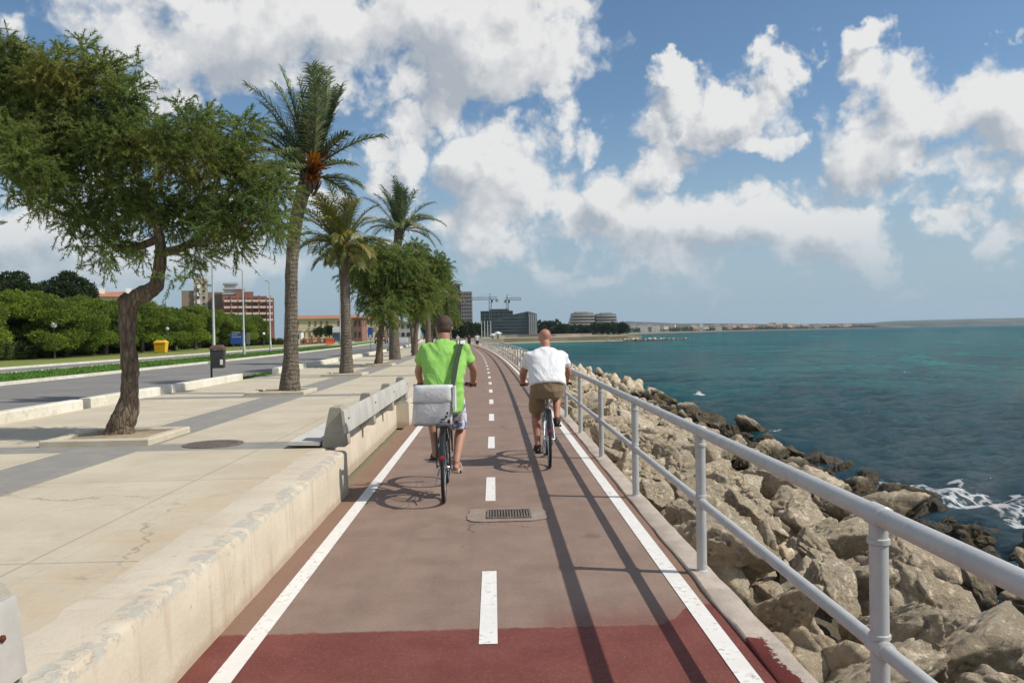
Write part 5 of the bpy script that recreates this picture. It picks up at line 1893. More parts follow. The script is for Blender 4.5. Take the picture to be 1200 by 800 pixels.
# sea wall behind the beach, beach hut, pale poles
p0, p1 = at(600, 392, 335), at(742, 392, 335)
mb = MB()
mb.rings([[(p0.x + (50 - p0.x) * k / 8 - 8, 336 + 2 * math.sin(k), -.1), (p0.x + (50 - p0.x) * k / 8 - 8, 336.6 + 2 * math.sin(k), -.1), (p0.x + (50 - p0.x) * k / 8 - 8, 336.6 + 2 * math.sin(k), 1.05), (p0.x + (50 - p0.x) * k / 8 - 8, 336 + 2 * math.sin(k), 1.05)] for k in range(9)], True)
tag(mb.build('sea_wall', rough_mineral('sea_wall_stone', (0.36, 0.31, 0.23), (0.44, 0.38, 0.29), 0.3)), 'long low stone sea wall behind the beach across the bay', 'wall')
for px, s, lab in ((577.5, .8, 'smaller of two pale huts at the start of the beach'), (583.5, 1.1, 'larger of two pale huts at the start of the beach')):
    p = at(px, 396, 265)
    t = thing('beach_hut', lab, 'hut', (p.x, 265 + (s - 1) * 5, -.05), 0, 'pale huts on the beach', s)
    mb = MB(); mb.box((0, 0, .8), (1.8, 1.8, 1.6)); mb.build('wall', simple('pale_yellow_paint', (0.72, .66, .50), .6), t)
    mb = MB(); mb.tube([(0, 0, 1.605), (0, 0, 2.2)], [1.4, .1], 4); mb.build('roof', m_whitew, t)
    mb = MB(); mb.box((0, -.92, .6), (.6, .06, 1.2)); mb.build('door', m_brown, t)
for k, px in enumerate((564.6, 568, 571.6, 575.2)):
    p, q = at(px, 393, 290), at(px, 376.5, 290)
    t = thing('flag_pole', '%s of the four pale bare poles before the glass building' % ('leftmost', 'second from left', 'third from left', 'rightmost')[k], 'pole', (p.x, 290, -.05), 0, 'pale poles before the glass building')
    mb = MB(); mb.tube([(0, 0, 0), (0, 0, q.z + .05)], [.13, .08], 8); mb.build('pole', m_whitew, t)
    mb = MB(); mb.ball((0, 0, q.z + .12), .12, 8, 6); mb.build('finial', m_whitew, t)
# breakwater at the tip of the beach
r = np.random.default_rng(8)
items = []
for i in range(160):
    u_ = r.random()
    items.append((small[i % 5], (40 + 34 * u_ + r.normal(0, .5), 301 + r.normal(0, 1.6), SEA_Z - .62 + r.uniform(-.3, .3) * (1 - .5 * u_)), list(r.uniform(0, 6, 3)), (r.uniform(.7, 1.4),) * 3))
merged_rocks('rubble', items)

# ================================================================== the town across the bay
def house_mesh(name, wall, roof, w=14, d=10, h=7, pitched=True, fl=2):
    mb = MB()
    mb.m = 0
    mb.box((0, 0, h / 2), (w, d, h))
    mb.m = 1
    if pitched:
        mb.prism([(-w / 2 - .5, -d / 2 - .5, h + .01), (-w / 2 - .5, d / 2 + .5, h + .01), (-w / 2 - .5, 0, h + 2.4)], (w + 1, 0, 0))
    else:
        mb.box((0, 0, h + .25), (w + .4, d + .4, .48))
    mb.m = 2
    for f in range(fl):
        for k in range(5):
            mb.box((-w / 2 + (k + .5) * w / 5, -d / 2 - .03, (f + .55) * h / fl), (1.2, .1, 1.5))
    return mb.mesh(name, [wall, roof, m_darkgl])


hm = [house_mesh('house', m_whitew, m_terra), house_mesh('house', m_cream, m_terra, 18, 10, 8), house_mesh('house', m_whitew, m_palegrey, 12, 12, 12, False, 4), house_mesh('house', m_beige, m_terra, 20, 11, 6), house_mesh('house', m_cream, m_palegrey, 16, 10, 10, False, 3)]
rp = random.Random(23)
for i in range(150):
    u_ = rp.random()
    px = 733 + (1000 - 733) * u_ ** 0.9
    yy = 1250 + 1500 * u_ + rp.uniform(0, 350)
    p = at(px, 388, yy)
    o = link('house', hm[i % 5])
    o.location = (p.x, yy, -.2 + rp.uniform(0, 9) * (1 - .4 * u_))
    o.rotation_euler = (0, 0, rp.uniform(-.5, .5))
    s = rp.uniform(.45, 0.85) * (1 + .6 * u_)
    o.scale = (s, s, s * rp.uniform(.7, 1.25))
    lab = ('small white house in the distant town across the bay', 'wide cream house in the distant town across the bay', 'white flat roofed block in the distant town across the bay', 'long beige house in the distant town across the bay', 'cream flat roofed block in the distant town across the bay')[i % 5]
    tag(o, lab, 'house', 'houses of the distant town across the bay')
for px, ptop, yy, lab in ((749.5, 380.2, 1350, 'large white block standing out left in the distant town'), (762, 380.5, 1380, 'brightest white block standing out in the distant town'), (836, 382, 1700, 'white block in the middle of the distant town')):
    a = at(px, ptop, yy)
    o = link('house', hm[2])
    o.location = (a.x, yy - 40, -.2)
    o.scale = (.95, .9, (a.z + .2) / 12.5)
    tag(o, lab, 'house')
# terrain of the far shore and hills behind
m_hill, nt, out = new_mat('scrub_hill')
c = nt.coord('Object')
col = nt.mix(nt.ramp(nt.noise(c, 0.006, 6, 0.65), 0.35, 0.65), (0.05, 0.062, 0.035), (0.13, 0.115, 0.075))
principled(nt, out, col, 0.95, spec=0.1)


def hill(name, px_pts, y, depth, zb=-2.5):
    """rounded ridge: list of (px, py of its crest)"""
    mb = MB()
    rings = []
    for px, py in px_pts:
        p = at(px, py, y)
        h = max(p.z - zb, 0.6)
        ring = []
        for k in range(9):
            a = math.pi * k / 8
            ring.append((p.x, y - depth * math.cos(a), zb + h * math.sin(a) ** 0.9))
        rings.append(ring)
    mb.rings(rings, True)
    return tag(mb.build(name, m_hill, smooth=True), kind='structure')


hill('hill', [(700, 388.8), (715, 379), (735, 376.5), (760, 377.5), (790, 379), (830, 378.8), (880, 379.5), (930, 380), (985, 378.8), (1040, 378), (1100, 377), (1160, 377), (1220, 376.5), (1300, 376), (1380, 377), (1460, 381)], 4300, 500)
hill('hill', [(1000, 383), (1050, 376), (1100, 374.5), (1150, 373.3), (1200, 372.2), (1260, 371.5), (1340, 371), (1420, 373), (1500, 378)], 5600, 600)
hill('hill', [(715, 388), (722, 384.5), (750, 383.2), (800, 383.5), (860, 383), (920, 382.8), (970, 383), (1020, 383.0), (1040, 384.5)], 2950, 160)
hill('hill', [(628, 390), (640, 383), (652, 379.8), (668, 379.5), (690, 381), (705, 388)], 2300, 200)
# wooded strips along the far shore
r = np.random.default_rng(15)
cl = []
for i in range(220):
    u_ = r.random()
    px = 728 + 300 * u_
    yy = 1200 + 1500 * u_ + r.uniform(0, 300)
    p = at(px, 388, yy)
    s = r.uniform(4, 9)
    cl.append(((p.x, yy, r.uniform(0, 5)), (s * 1.6, s, s * .6)))
fv = tufts(cl, 9000, r, 3.0)
tag(link('woods', np_mesh('woods', fv, np.arange(len(fv)).reshape(-1, 4), m_pinedark)), kind='stuff')
# ================================================================== people and bicycles
def skin_mat(name, a, b):
    m, nt, out = new_mat(name)
    c = nt.coord('Object')
    col = nt.mix(nt.ramp(nt.noise(c, 7, 5, 0.6), 0.3, 0.7), a, b)
    principled(nt, out, col, 0.55, spec=0.35, normal=nt.bump(nt.noise(c, 120, 4, 0.6), 0.15, 0.003))
    return m


def cloth_mat(name, a, b, bump=0.5, scale=9.0, pattern=None):
    m, nt, out = new_mat(name)
    c = nt.coord('Object')
    sc = nt.vmath('MULTIPLY', c, (1.0, 1.0, 0.55))
    wr = nt.noise(sc, scale, 4, 0.55, 0.9)
    col = nt.mix(nt.ramp(nt.noise(c, 3, 4, .6), 0.3, 0.7), a, b)
    if pattern:
        n = nt.noise(c, 14, 3, 0.5, 0.8)
        col = nt.mix(nt.ramp(n, 0.52, 0.55), col, pattern[0])
        n = nt.noise(nt.vmath('ADD', c, (5, 3, 1)), 10, 3, 0.5, 0.8)
        col = nt.mix(nt.ramp(n, 0.60, 0.62), col, pattern[1])
    nrm = nt.bump(wr, bump, 0.03)
    nrm = nt.bump(nt.noise(c, 300, 2, 0.5), 0.15, 0.002, nrm)
    b_ = principled(nt, out, col, 0.85, spec=0.2, normal=nrm)
    b_.inputs['Sheen Weight'].default_value = 0.15
    return m


m_skin = skin_mat('sunned_skin', (0.36, 0.185, 0.125), (0.44, 0.24, 0.165))
m_skin2 = skin_mat('reddened_skin', (0.37, 0.17, 0.115), (0.47, 0.235, 0.16))
m_hair = simple('brown_hair', (0.065, 0.036, 0.021), 0.6, 0, .4, 60, .7, 220)
m_green = cloth_mat('lime_green_cotton', (0.235, 0.50, 0.095), (0.285, 0.57, 0.125), 0.9, 6.5)
m_wshirt = cloth_mat('white_cotton', (0.74, 0.74, 0.75), (0.80, 0.80, 0.80), 0.7, 6.5)
m_khaki = cloth_mat('khaki_cotton', (0.215, 0.155, 0.085), (0.26, 0.19, 0.11))
m_board = cloth_mat('patterned_swim_cloth', (0.62, 0.62, 0.66), (0.70, 0.70, 0.73), 0.4, 9, ((0.13, 0.16, 0.34), (0.20, 0.025, 0.05)))
m_shoe = simple('dark_shoe', (0.022, 0.018, 0.016), 0.7, bump=.2)
m_sole = simple('pale_sole', (0.45, 0.36, 0.27), 0.8)
m_eye = simple('eye', (0.05, 0.04, 0.035), 0.2)
m_black = simple('black_paint', (0.016, 0.016, 0.018), 0.35)
m_blackrub = simple('black_rubber', (0.014, 0.014, 0.014), 0.75, bump=.3)
m_chrome = simple('bright_steel', (0.55, 0.55, 0.56), 0.25, 0.9, .08)
m_silverp = simple('silver_frame_paint', (0.58, 0.60, 0.64), 0.35, 0.3, .06)
m_redref = simple('red_reflector', (0.35, 0.02, 0.015), 0.25)


def loft_x(mb, cs, ab, seg=20, pw=1.0):
    """rings with lateral half width a (along X) and depth b, perpendicular to a spine lying in the YZ plane"""
    cs = [V(c) for c in cs]
    rings = []
    for i, c in enumerate(cs):
        t = (cs[min(i + 1, len(cs) - 1)] - cs[max(i - 1, 0)]).normalized()
        n = V((1, 0, 0)).cross(t).normalized()
        a, b = ab[i]
        ring = []
        for k in range(seg):
            th = 2 * math.pi * k / seg
            co, si = math.cos(th), math.sin(th)
            co = math.copysign(abs(co) ** pw, co)
            si = math.copysign(abs(si) ** pw, si)
            ring.append(c + V((1, 0, 0)) * a * co + n * b * si)
        rings.append(ring)
    mb.rings(rings, True)


def limb(mb, pts, rs, seg=14):
    mb.tube(pts, rs, seg)
    for p, r_ in zip(pts, rs):
        rr_ = max(r_) if hasattr(r_, '__len__') else r_
        mb.ball(p, rr_ * 0.995, 14, 8)


def remeshed(name, mb, mat, parent, voxel, smooth_iter=6, inflate=0.0, extra=None):
    """fuse overlapping closed shapes into one continuous smooth surface"""
    me = mb.mesh('tmp', mat)
    o = link('tmp', me)
    md = o.modifiers.new('r', 'REMESH')
    md.mode = 'VOXEL'
    md.voxel_size = voxel
    md.use_smooth_shade = True
    sm = o.modifiers.new('s', 'SMOOTH')
    sm.iterations = smooth_iter
    sm.factor = 0.5
    dg = bpy.context.evaluated_depsgraph_get()
    dg.update()
    new = bpy.data.meshes.new_from_object(o.evaluated_get(dg), depsgraph=dg)
    bpy.data.objects.remove(o)
    new.name = name
    if extra:
        bm = bmesh.new()
        bm.from_mesh(new)
        bm.from_mesh(extra)
        bm.to_mesh(new)
        bm.free()
    new.materials.clear()
    new.materials.append(mat)
    new.polygons.foreach_set('use_smooth', [True] * len(new.polygons))
    new.update()
    return link(name, new, parent)


def ik(a, b, l1, l2, hint):
    a, b, hint = V(a), V(b), V(hint)
    d = b - a
    L = min(d.length, (l1 + l2) * 0.998)
    x = (l1 * l1 - l2 * l2 + L * L) / (2 * L)
    h = math.sqrt(max(0.0, l1 * l1 - x * x))
    u_ = d.normalized()
    n = (hint - u_ * hint.dot(u_)).normalized()
    return a + u_ * x + n * h


def hand(mbody, mfin, wrist, grip, side, curl_axis):
    """palm fused to the arm, five bent fingers closed around a bar lying along curl_axis"""
    w, g = V(wrist), V(grip)
    ax = V(curl_axis).normalized()
    d = (g - w).normalized()
    up = ax.cross(d).normalized()
    if up.z < 0:
        up = -up
    palm_c = w.lerp(g, 0.62) + up * 0.018
    limb(mbody, [w, w.lerp(g, .45) + up * .012], [.026, .03], 10)
    for s in (-.028, -.009, .009, .028):
        limb(mbody, [w.lerp(g, .3) + up * .010 + ax * s * .7, w.lerp(g, .95) + up * .024 + ax * s], [.016, .013], 8)
    for s, ln in ((-.030, .8), (-.010, .95), (.011, 1.0), (.031, .9)):
        b0 = g + up * .022 + ax * s - d * .005
        p1 = g + up * .016 + d * .026 * ln + ax * s
        p2 = g - up * .012 + d * .028 * ln + ax * s
        p3 = g - up * .026 + d * .006 + ax * s
        mfin.tube([b0, p1, p2, p3], [.0095, .009, .0085, .007], 8)
    t0 = palm_c - ax * side * .030
    mfin.tube([t0, t0 - ax * side * .022 + d * .012 - up * .012, g - ax * side * .042 - up * .022 + d * .004, g - ax * side * .028 - up * .028 + d * .018], [.012, .011, .0095, .008], 8)


def foot(mb, ankle, ball, up=None):
    a, b = V(ankle), V(ball)
    d = (b - a)
    d.z = 0
    d.normalize()
    heel = a + V((0, 0, -.055)) - d * .035
    limb(mb, [a, a + V((0, 0, -.03))], [.036, .036], 10)
    limb(mb, [heel, a.lerp(b, .55) + V((0, 0, .012)), b + V((0, 0, .012)), b + d * .06], [(.032), (.036), (.040), (.024)], 10)


def person(label, loc, S):
    t = thing('person', label, 'person', loc, 0, S.get('group'))
    vx = S.get('voxel', 0.010)
    body, fin = MB(), MB()
    sp, ab = S['spine'], S['girth']
    loft_x(body, sp, ab, 22, 0.85)
    # neck and head
    nb, hc = V(sp[-1]), V(S['head'])
    hs = S.get('hs', 1.0)
    tilt = S.get('tilt', 0.12)
    rt = Matrix.Rotation(-tilt, 3, 'X')

    def hp(x, y, z):
        return hc + rt @ V((x, y, z)) * hs
    limb(body, [nb + V((0, -.01, -.05)), nb.lerp(hc, .5) + V((0, -.02, -.01)), hp(0, -.02, -.04)], [.066, .060, .060], 16)
    body.ball(hp(0, -.012, .028), (.077 * hs, .096 * hs, .086 * hs), 20, 14)
    body.ball(hp(0, .016, -.03), (.066 * hs, .078 * hs, .088 * hs), 18, 12)
    body.ball(hp(0, .055, -.085), (.036 * hs, .032 * hs, .030 * hs), 12, 8)
    body.ball(hp(0, .098, -.022), (.014 * hs, .022 * hs, .020 * hs), 10, 8)
    body.ball(hp(0, .085, .0), (.010 * hs, .018 * hs, .030 * hs), 10, 8)
    body.ball(hp(0, .083, -.062), (.024 * hs, .012 * hs, .009 * hs), 10, 6)
    body.ball(hp(0, .078, .026), (.050 * hs, .014 * hs, .010 * hs), 10, 6)
    for s in (-1, 1):
        body.ball(hp(s * .079, -.010, -.008), (.010 * hs, .020 * hs, .032 * hs), 10, 8)
    # arms
    for s, (sh, el_hint, grip, wr, sleeve) in S['arms'].items():
        sh, grip, wr = V(sh), V(grip), V(wr)
        el = ik(sh, wr, S['arm'][0], S['arm'][1], el_hint)
        k = S.get('armk', 1.0)
        body.tube([sh, sh.lerp(el, .35), el, el.lerp(wr, .3), wr], [.056 * k, .052 * k, .043 * k, .045 * k, .028 * k], 14)
        body.ball(sh, .060 * k, 14, 10)
        body.ball(el, .043 * k, 12, 8)
        hand(body, fin, wr, grip, s, S.get('bar_axis', (1, 0, 0)))
        S.setdefault('_el', {})[s] = el
    for s, (hip, ank, ball) in S['legs'].items():
        hip, ank = V(hip), V(ank)
        kn = ik(hip, ank, S['leg'][0], S['leg'][1], (s * S.get('kneeout', .12), 1, .15))
        k = S.get('legk', 1.0)
        body.tube([hip, hip.lerp(kn, .3), kn, kn.lerp(ank, .28), kn.lerp(ank, .6), ank], [.088 * k, .080 * k, .056 * k, .058 * k, .045 * k, .036], 16)
        body.ball(hip, .092 * k, 14, 10)
        body.ball(kn, .056 * k, 12, 8)
        foot(body, ank, ball)
        S.setdefault('_kn', {})[s] = kn
    fm_ = fin.mesh('fin', S['skin'], 'all')
    b = remeshed('body', body, S['skin'], t, vx, 5, extra=fm_)
    for s in (-1, 1):
        mb = MB(); mb.ball(hp(s * .030, .082, .006), (.012 * hs, .008 * hs, .008 * hs), 10, 6); mb.build('eye', m_eye, t, 'all')
    # shirt
    mb = MB()
    lo = S['shirt_from']
    loft_x(mb, S['shirt'], S['shirt_ab'], 24, 0.85)
    for s, (sh, el_hint, grip, wr, sleeve) in S['arms'].items():
        sh = V(sh)
        el = S['_el'][s]
        k = S.get('armk', 1.0)
        e = sh.lerp(el, sleeve)
        mb.tube([V((sh.x * .5, sh.y, sh.z + .02)), sh, sh.lerp(el, sleeve * .5), e], [.075 * k, .078 * k, .076 * k, .074 * k], 16)
        mb.ball(sh, .078 * k, 14, 10)
    so = remeshed('shirt', mb, S['shirt_mat'], t, vx * 1.1, 14)
    wrinkle(so, S.get('wr', 0.011))
    # shorts
    mb = MB()
    loft_x(mb, S['shorts'], S['shorts_ab'], 22, 0.9)
    for s, (hip, ank, ball) in S['legs'].items():
        hip = V(hip)
        kn = S['_kn'][s]
        k = S.get('legk', 1.0)
        e = hip.lerp(kn, S['short_len'])
        mb.tube([hip, hip.lerp(kn, .35), e], [.104 * k, .104 * k, .092 * k], 16)
        mb.ball(hip, .106 * k, 14, 10)
        if S.get('hang'):
            mb.tube([e + V((0, -.01, .02)), e + V((0, -.02, -S['hang']))], [.088 * k, .082 * k], 14)
    so = remeshed('shorts', mb, S['shorts_mat'], t, vx * 1.1, 5)
    wrinkle(so, S.get('wr', 0.006))
    # shoes or sandals
    for s, (hip, ank, ball) in S['legs'].items():
        a, bl = V(ank), V(ball)
        d = bl - a
        d.z = 0
        d.normalize()
        heel = a + V((0, 0, -.055)) - d * .04
        mb = MB()
        if S['shoe'] == 'sandal':
            mb.rings([[c + V((-.036 * w, 0, -.048)), c + V((.036 * w, 0, -.048)), c + V((.036 * w, 0, -.030)), c + V((-.036 * w, 0, -.030))] for c, w in
                      ((heel - d * .02 + V((0, 0, .01)), .75), (heel, .95), (a.lerp(bl, .5), .9), (bl + V((0, 0, -.003)), 1.2), (bl + d * .085 + V((0, 0, .003)), .7))], True)
            mb.tube([bl + V((-.042, -.01, -.02)), bl + V((-.02, 0, .042)), bl + V((.02, 0, .042)), bl + V((.042, -.01, -.02))], [(.007, .014)] * 4, 8)
            mb.build('sandal', m_shoe if s < 0 else m_sole, t, True)
        else:
            mb.tube([heel - d * .022, heel, a.lerp(bl, .5) + V((0, 0, .0)), bl, bl + d * .075], [(.03, .032), (.043, .046), (.044, .046), (.05, .038), (.03, .022)], 12)
            mb.tube([a + V((0, 0, -.05)), a + V((0, 0, .0))], [.05, .046], 12)
            remeshed('shoe', mb, m_shoe, t, .008, 4)
    return t, hp


def wrinkle(o, amt):
    me = o.data
    n = len(me.vertices)
    co = np.zeros(n * 3, dtype=np.float32)
    no = np.zeros(n * 3, dtype=np.float32)
    me.vertices.foreach_get('co', co)
    me.vertices.foreach_get('normal', no)
    co, no = co.reshape(-1, 3), no.reshape(-1, 3)
    for i in range(n):
        p = V(co[i])
        q = V((p.x * 7, p.y * 7, p.z * 5 + p.x * 3))
        f = 0.8 * mnoise.noise(q) + 1.1 * (1 - 2.4 * abs(mnoise.noise(V((p.x * 5 + p.z * 4, p.y * 4, p.z * 7 - abs(p.x) * 9)))))
        co[i] += no[i] * amt * f
    me.vertices.foreach_set('co', co.ravel())
    me.update()


# ------------------------------------------------------------------ bicycles
def bicycle(label, loc, frame_mat, fender_mat, seat_z, bar_z, bar_y, crank_deg, rz=0.0, step=True, rack=False):
    t = thing('bicycle', label, 'bicycle', loc, rz)
    Rw = .345
    ra, fa, bb = V((0, 0, Rw)), V((0, 1.06, Rw)), V((0, .46, .29))
    st = V((0, .315, seat_z - .16))
    ht, hb = V((0, .80, bar_z - .15)), V((0, .865, bar_z - .36))
    for nm, c in (('wheel', ra), ('wheel', fa)):
        mb = MB()
        mb.torus(c, Rw - .030, (.010, .012), 'X', 48, 8)
        w = mb.build('wheel', m_chrome, t, 'all')
        mb = MB(); mb.torus(c, Rw - .016, (.018, .018), 'X', 56, 10); mb.build('tyre', m_blackrub, w, 'all')
        mb = MB()
        for k in range(32):
            a = 2 * math.pi * k / 32
            s = 1 if k % 2 else -1
            mb.cyl(c + V((s * .028, .02 * math.cos(a + 1.2 * s), .02 * math.sin(a + 1.2 * s))), c + V((0, (Rw - .038) * math.cos(a), (Rw - .038) * math.sin(a))), .0016, 4)
        mb.build('spokes', m_chrome, w)
        mb = MB(); mb.lathe(c, [(.008, -.062), (.012, -.05), (.024, -.034), (.018, -.028), (.018, .028), (.024, .034), (.012, .05), (.008, .062)], 14, 'X'); mb.build('hub', m_chrome, w, True)
    mb = MB()
    mb.cyl(bb, st, .018, 12)
    dn = [hb, hb.lerp(bb, .5) + V((0, -.0, -.03)), bb]
    mb.tube(dn, .020, 12)
    if step:
        mb.tube([ht + V((0, 0, -.03)), ht.lerp(bb.lerp(st, .45), .5) + V((0, 0, -.05)), bb.lerp(st, .45)], .016, 12)
    else:
        mb.tube([ht + V((0, 0, -.02)), st], .016, 12)
    mb.cyl(ht, hb, .021, 12)
    for s in (-1, 1):
        mb.tube([bb + V((s * .03, -.02, 0)), bb.lerp(ra, .5) + V((s * .05, 0, 0)), ra + V((s * .062, 0, 0))], [.013, .012, .010], 10)
        mb.tube([st + V((s * .018, 0, -.05)), st.lerp(ra, .5) + V((s * .05, 0, 0)), ra + V((s * .064, 0, .005))], [.010, .010, .009], 10)
    mb.lathe(bb, [(.024, -.038), (.026, -.03), (.026, .03), (.024, .038)], 14, 'X')
    mb.build('frame', frame_mat, t, True)
    mb = MB()
    for s in (-1, 1):
        mb.tube([hb + V((s * .03, .0, -.02)), hb + V((s * .052, .02, -.06)), fa + V((s * .058, -.02, .12)), fa + V((s * .058, 0, 0))], [.014, .013, .011, .009], 10)
    mb.tube([hb + V((-.045, .01, -.025)), hb + V((0, .008, -.015)), hb + V((.045, .01, -.025))], .017, 10)
    mb.build('fork', frame_mat, t, True)
    mb = MB(); mb.cyl(st, V((0, .295, seat_z - .045)), .0135, 12)
    mb.lathe(st, [(.02, -.01), (.022, .0), (.022, .02), (.018, .026)], 12); mb.build('seat_post', m_chrome, t, True)
    # saddle
    mb = MB()
    prof = [(.10, .055, .0, .012), (.12, .075, .006, .028), (.20, .090, .008, .035), (.27, .070, .004, .034), (.34, .032, .002, .030), (.40, .020, .0, .026), (.43, .012, -.004, .018)]
    rings = []
    for (yy, w, dz, hgt) in prof:
        rings.append([V((w * math.cos(a), yy, seat_z - .03 + dz + hgt * math.sin(a))) for a in [2 * math.pi * k / 16 for k in range(16)]])
    mb.rings(rings, True)
    sd = mb.build('saddle', m_black, t, 'all')
    mb = MB()
    for s in (-1, 1):
        mb.torus(V((s * .035, .13, seat_z - .085)), .018, .004, 'Z', 14, 5)
        mb.tube([(s * .035, .13, seat_z - .11), (s * .035, .13, seat_z - .05)], .010, 8)
    mb.build('springs', m_chrome, sd, True)
    # handlebar
    mb = MB()
    by, bz = bar_y, bar_z
    mb.tube([ht + V((0, 0, -.01)), V((0, .79, bz - .02)), V((0, .80, bz))], .0135, 12)
    mb.tube([(-.30, by, bz - .01), (-.20, by + .05, bz), (-.10, .80, bz + .005), (0, .80, bz), (.10, .80, bz + .005), (.20, by + .05, bz), (.30, by, bz - .01)], .0115, 12)
    h_ = mb.build('handlebar', m_chrome, t, True)
    for s in (-1, 1):
        mb = MB(); mb.tube([(s * .225, by + .0375, bz - .002), (s * .30, by, bz - .01), (s * .335, by - .02, bz - .014)], [.016, .0165, .017], 12); mb.build('grip', m_blackrub, h_, True)
        mb = MB(); mb.tube([(s * .18, by + .085, bz), (s * .23, by + .09, bz - .03), (s * .29, by + .06, bz - .04)], [.006, .006, .005], 8); mb.build('brake_lever', m_black, h_, True)
    mb = MB(); mb.ball((.17, by + .055, bz + .03), (.024, .024, .018), 12, 8); mb.build('bell', m_chrome, h_, True)
    # cranks, chain ring, chain case, pedals
    cr = R(crank_deg)
    mb = MB()
    mb.torus(bb + V((.045, 0, 0)), .088, (.006, .003), 'X', 30, 6)
    for k in range(5):
        a = cr + 2 * math.pi * k / 5
        mb.cyl(bb + V((.045, 0, 0)), bb + V((.045, .086 * math.cos(a), .086 * math.sin(a))), .006, 6)
    pd = {}
    for s, a in ((1, cr), (-1, cr + math.pi)):
        e = V((0, .17 * math.cos(a), .17 * math.sin(a)))
        mb.tube([bb + V((s * .055, 0, 0)), bb + V((s * .075, 0, 0)) + e], [.012, .010], 8)
        pd[s] = bb + V((s * .13, 0, 0)) + e
    ck = mb.build('crank', m_chrome, t, True)
    for s in (-1, 1):
        mb = MB()
        mb.box(pd[s], (.085, .07, .024), bevel=.005)
        mb.cyl(pd[s] - V((s * .06, 0, 0)), pd[s] + V((s * .04, 0, 0)), .006, 8)
        mb.build('pedal', m_black, ck)
    mb = MB()
    mb.torus(bb + V((.045, 0, 0)), .092, .004, 'X', 24, 5)
    for s in (-1, 1):
        mb.cyl(V((.045, bb.y, bb.z + s * .09)), V((.045, ra.y, ra.z + s * .032)), .004, 5)
    mb.build('chain', m_black, t)
    # mudguards
    def guard(c, a0, a1):
        mb = MB()
        rings = []
        for k in range(19):
            a = R(a0 + (a1 - a0) * k / 18)
            o_ = []
            for x, dr in ((-.030, -.012), (-.022, 0), (0, .006), (.022, 0), (.030, -.012), (.020, -.004), (0, .002), (-.020, -.004)):
                q = Rw + .030 + dr
                o_.append(c + V((x, q * math.cos(a), q * math.sin(a))))
            rings.append(o_)
        mb.rings(rings, True)
        for s in (-1, 1):
            a = R(a1 - 25)
            q = Rw + .026
            mb.cyl(c + V((s * .066, 0, 0)), c + V((s * .030, q * math.cos(a), q * math.sin(a))), .0025, 5)
        return mb.build('mudguard', fender_mat, t, True)
    g1 = guard(ra, 35, 165)
    guard(fa, 20, 150)
    mb = MB(); a = R(158); q = Rw + .045
    mb.lathe(ra + V((0, q * math.cos(a), q * math.sin(a))), [(.012, -.012), (.024, -.008), (.024, .004), (.016, .008)], 12, 'Y'); mb.build('reflector', m_redref, g1, True)
    if rack:
        mb = MB()
        zt = .76
        mb.tube([(-.055, .16, zt), (-.06, -.18, zt), (.06, -.18, zt), (.055, .16, zt)], .006, 8)
        for k in range(3):
            mb.cyl((-.058, -.12 + .11 * k, zt), (.058, -.12 + .11 * k, zt), .005, 6)
        for s in (-1, 1):
            mb.cyl((s * .06, -.1, zt), (s * .068, .0, Rw), .005, 6)
            mb.cyl((s * .06, .05, zt), (s * .068, .0, Rw), .005, 6)
        mb.build('luggage_rack', m_black, t, True)
    # kickstand
    mb = MB(); mb.tube([(-.05, .10, .30), (-.075, -.14, .20)], [.008, .007], 8); mb.build('kickstand', m_chrome, t, True)
    return t, pd


# ---- the man in green
GP = V((-.51, 7.84, 0.0))
bike1, pd1 = bicycle('black city bicycle ridden by the man in the green shirt', GP, m_black, m_black, .975, 1.115, .83, 194, R(1.5), True, True)
S = dict(
    spine=[(0, .20, .95), (0, .20, 1.03), (0, .245, 1.16), (0, .32, 1.32), (0, .385, 1.45), (0, .42, 1.535), (0, .435, 1.58)],
    girth=[(.13, .10), (.165, .115), (.150, .105), (.168, .112), (.185, .105), (.125, .075), (.06, .055)],
    head=(0, .505, 1.725), hs=1.03, tilt=.1,
    arms={-1: ((-.195, .40, 1.49), (-.6, -.4, -.5), (-.285, .835, 1.108), (-.275, .765, 1.125), .56), 1: ((.195, .40, 1.49), (.9, -.4, -.35), (.285, .835, 1.108), (.285, .765, 1.125), .56)},
    arm=(.285, .255), armk=.95,
    legs={1: ((.095, .22, 1.02), (.115, .19, .365), (.125, .30, .295)), -1: ((-.095, .22, 1.02), (-.115, .485, .45), (-.125, .60, .372))},
    leg=(.44, .43), legk=1.0, kneeout=.18,
    shirt_from=0, shirt=[(.0, .175, .86), (0, .19, .96), (0, .205, 1.05), (0, .245, 1.18), (0, .32, 1.33), (0, .38, 1.45), (0, .415, 1.545), (0, .43, 1.578)],
    shirt_ab=[(.195, .135), (.20, .14), (.198, .138), (.196, .130), (.22, .132), (.235, .118), (.14, .088), (.078, .068)], shirt_mat=m_green,
    shorts=[(0, .20, .90), (0, .20, .98), (0, .21, 1.08)], shorts_ab=[(.14, .11), (.178, .125), (.165, .12)], shorts_mat=m_board, short_len=.66, hang=.12,
    shoe='sandal', skin=m_skin)
P1, hp = person('man in a lime green shirt and patterned shorts riding a bicycle away', GP, S)
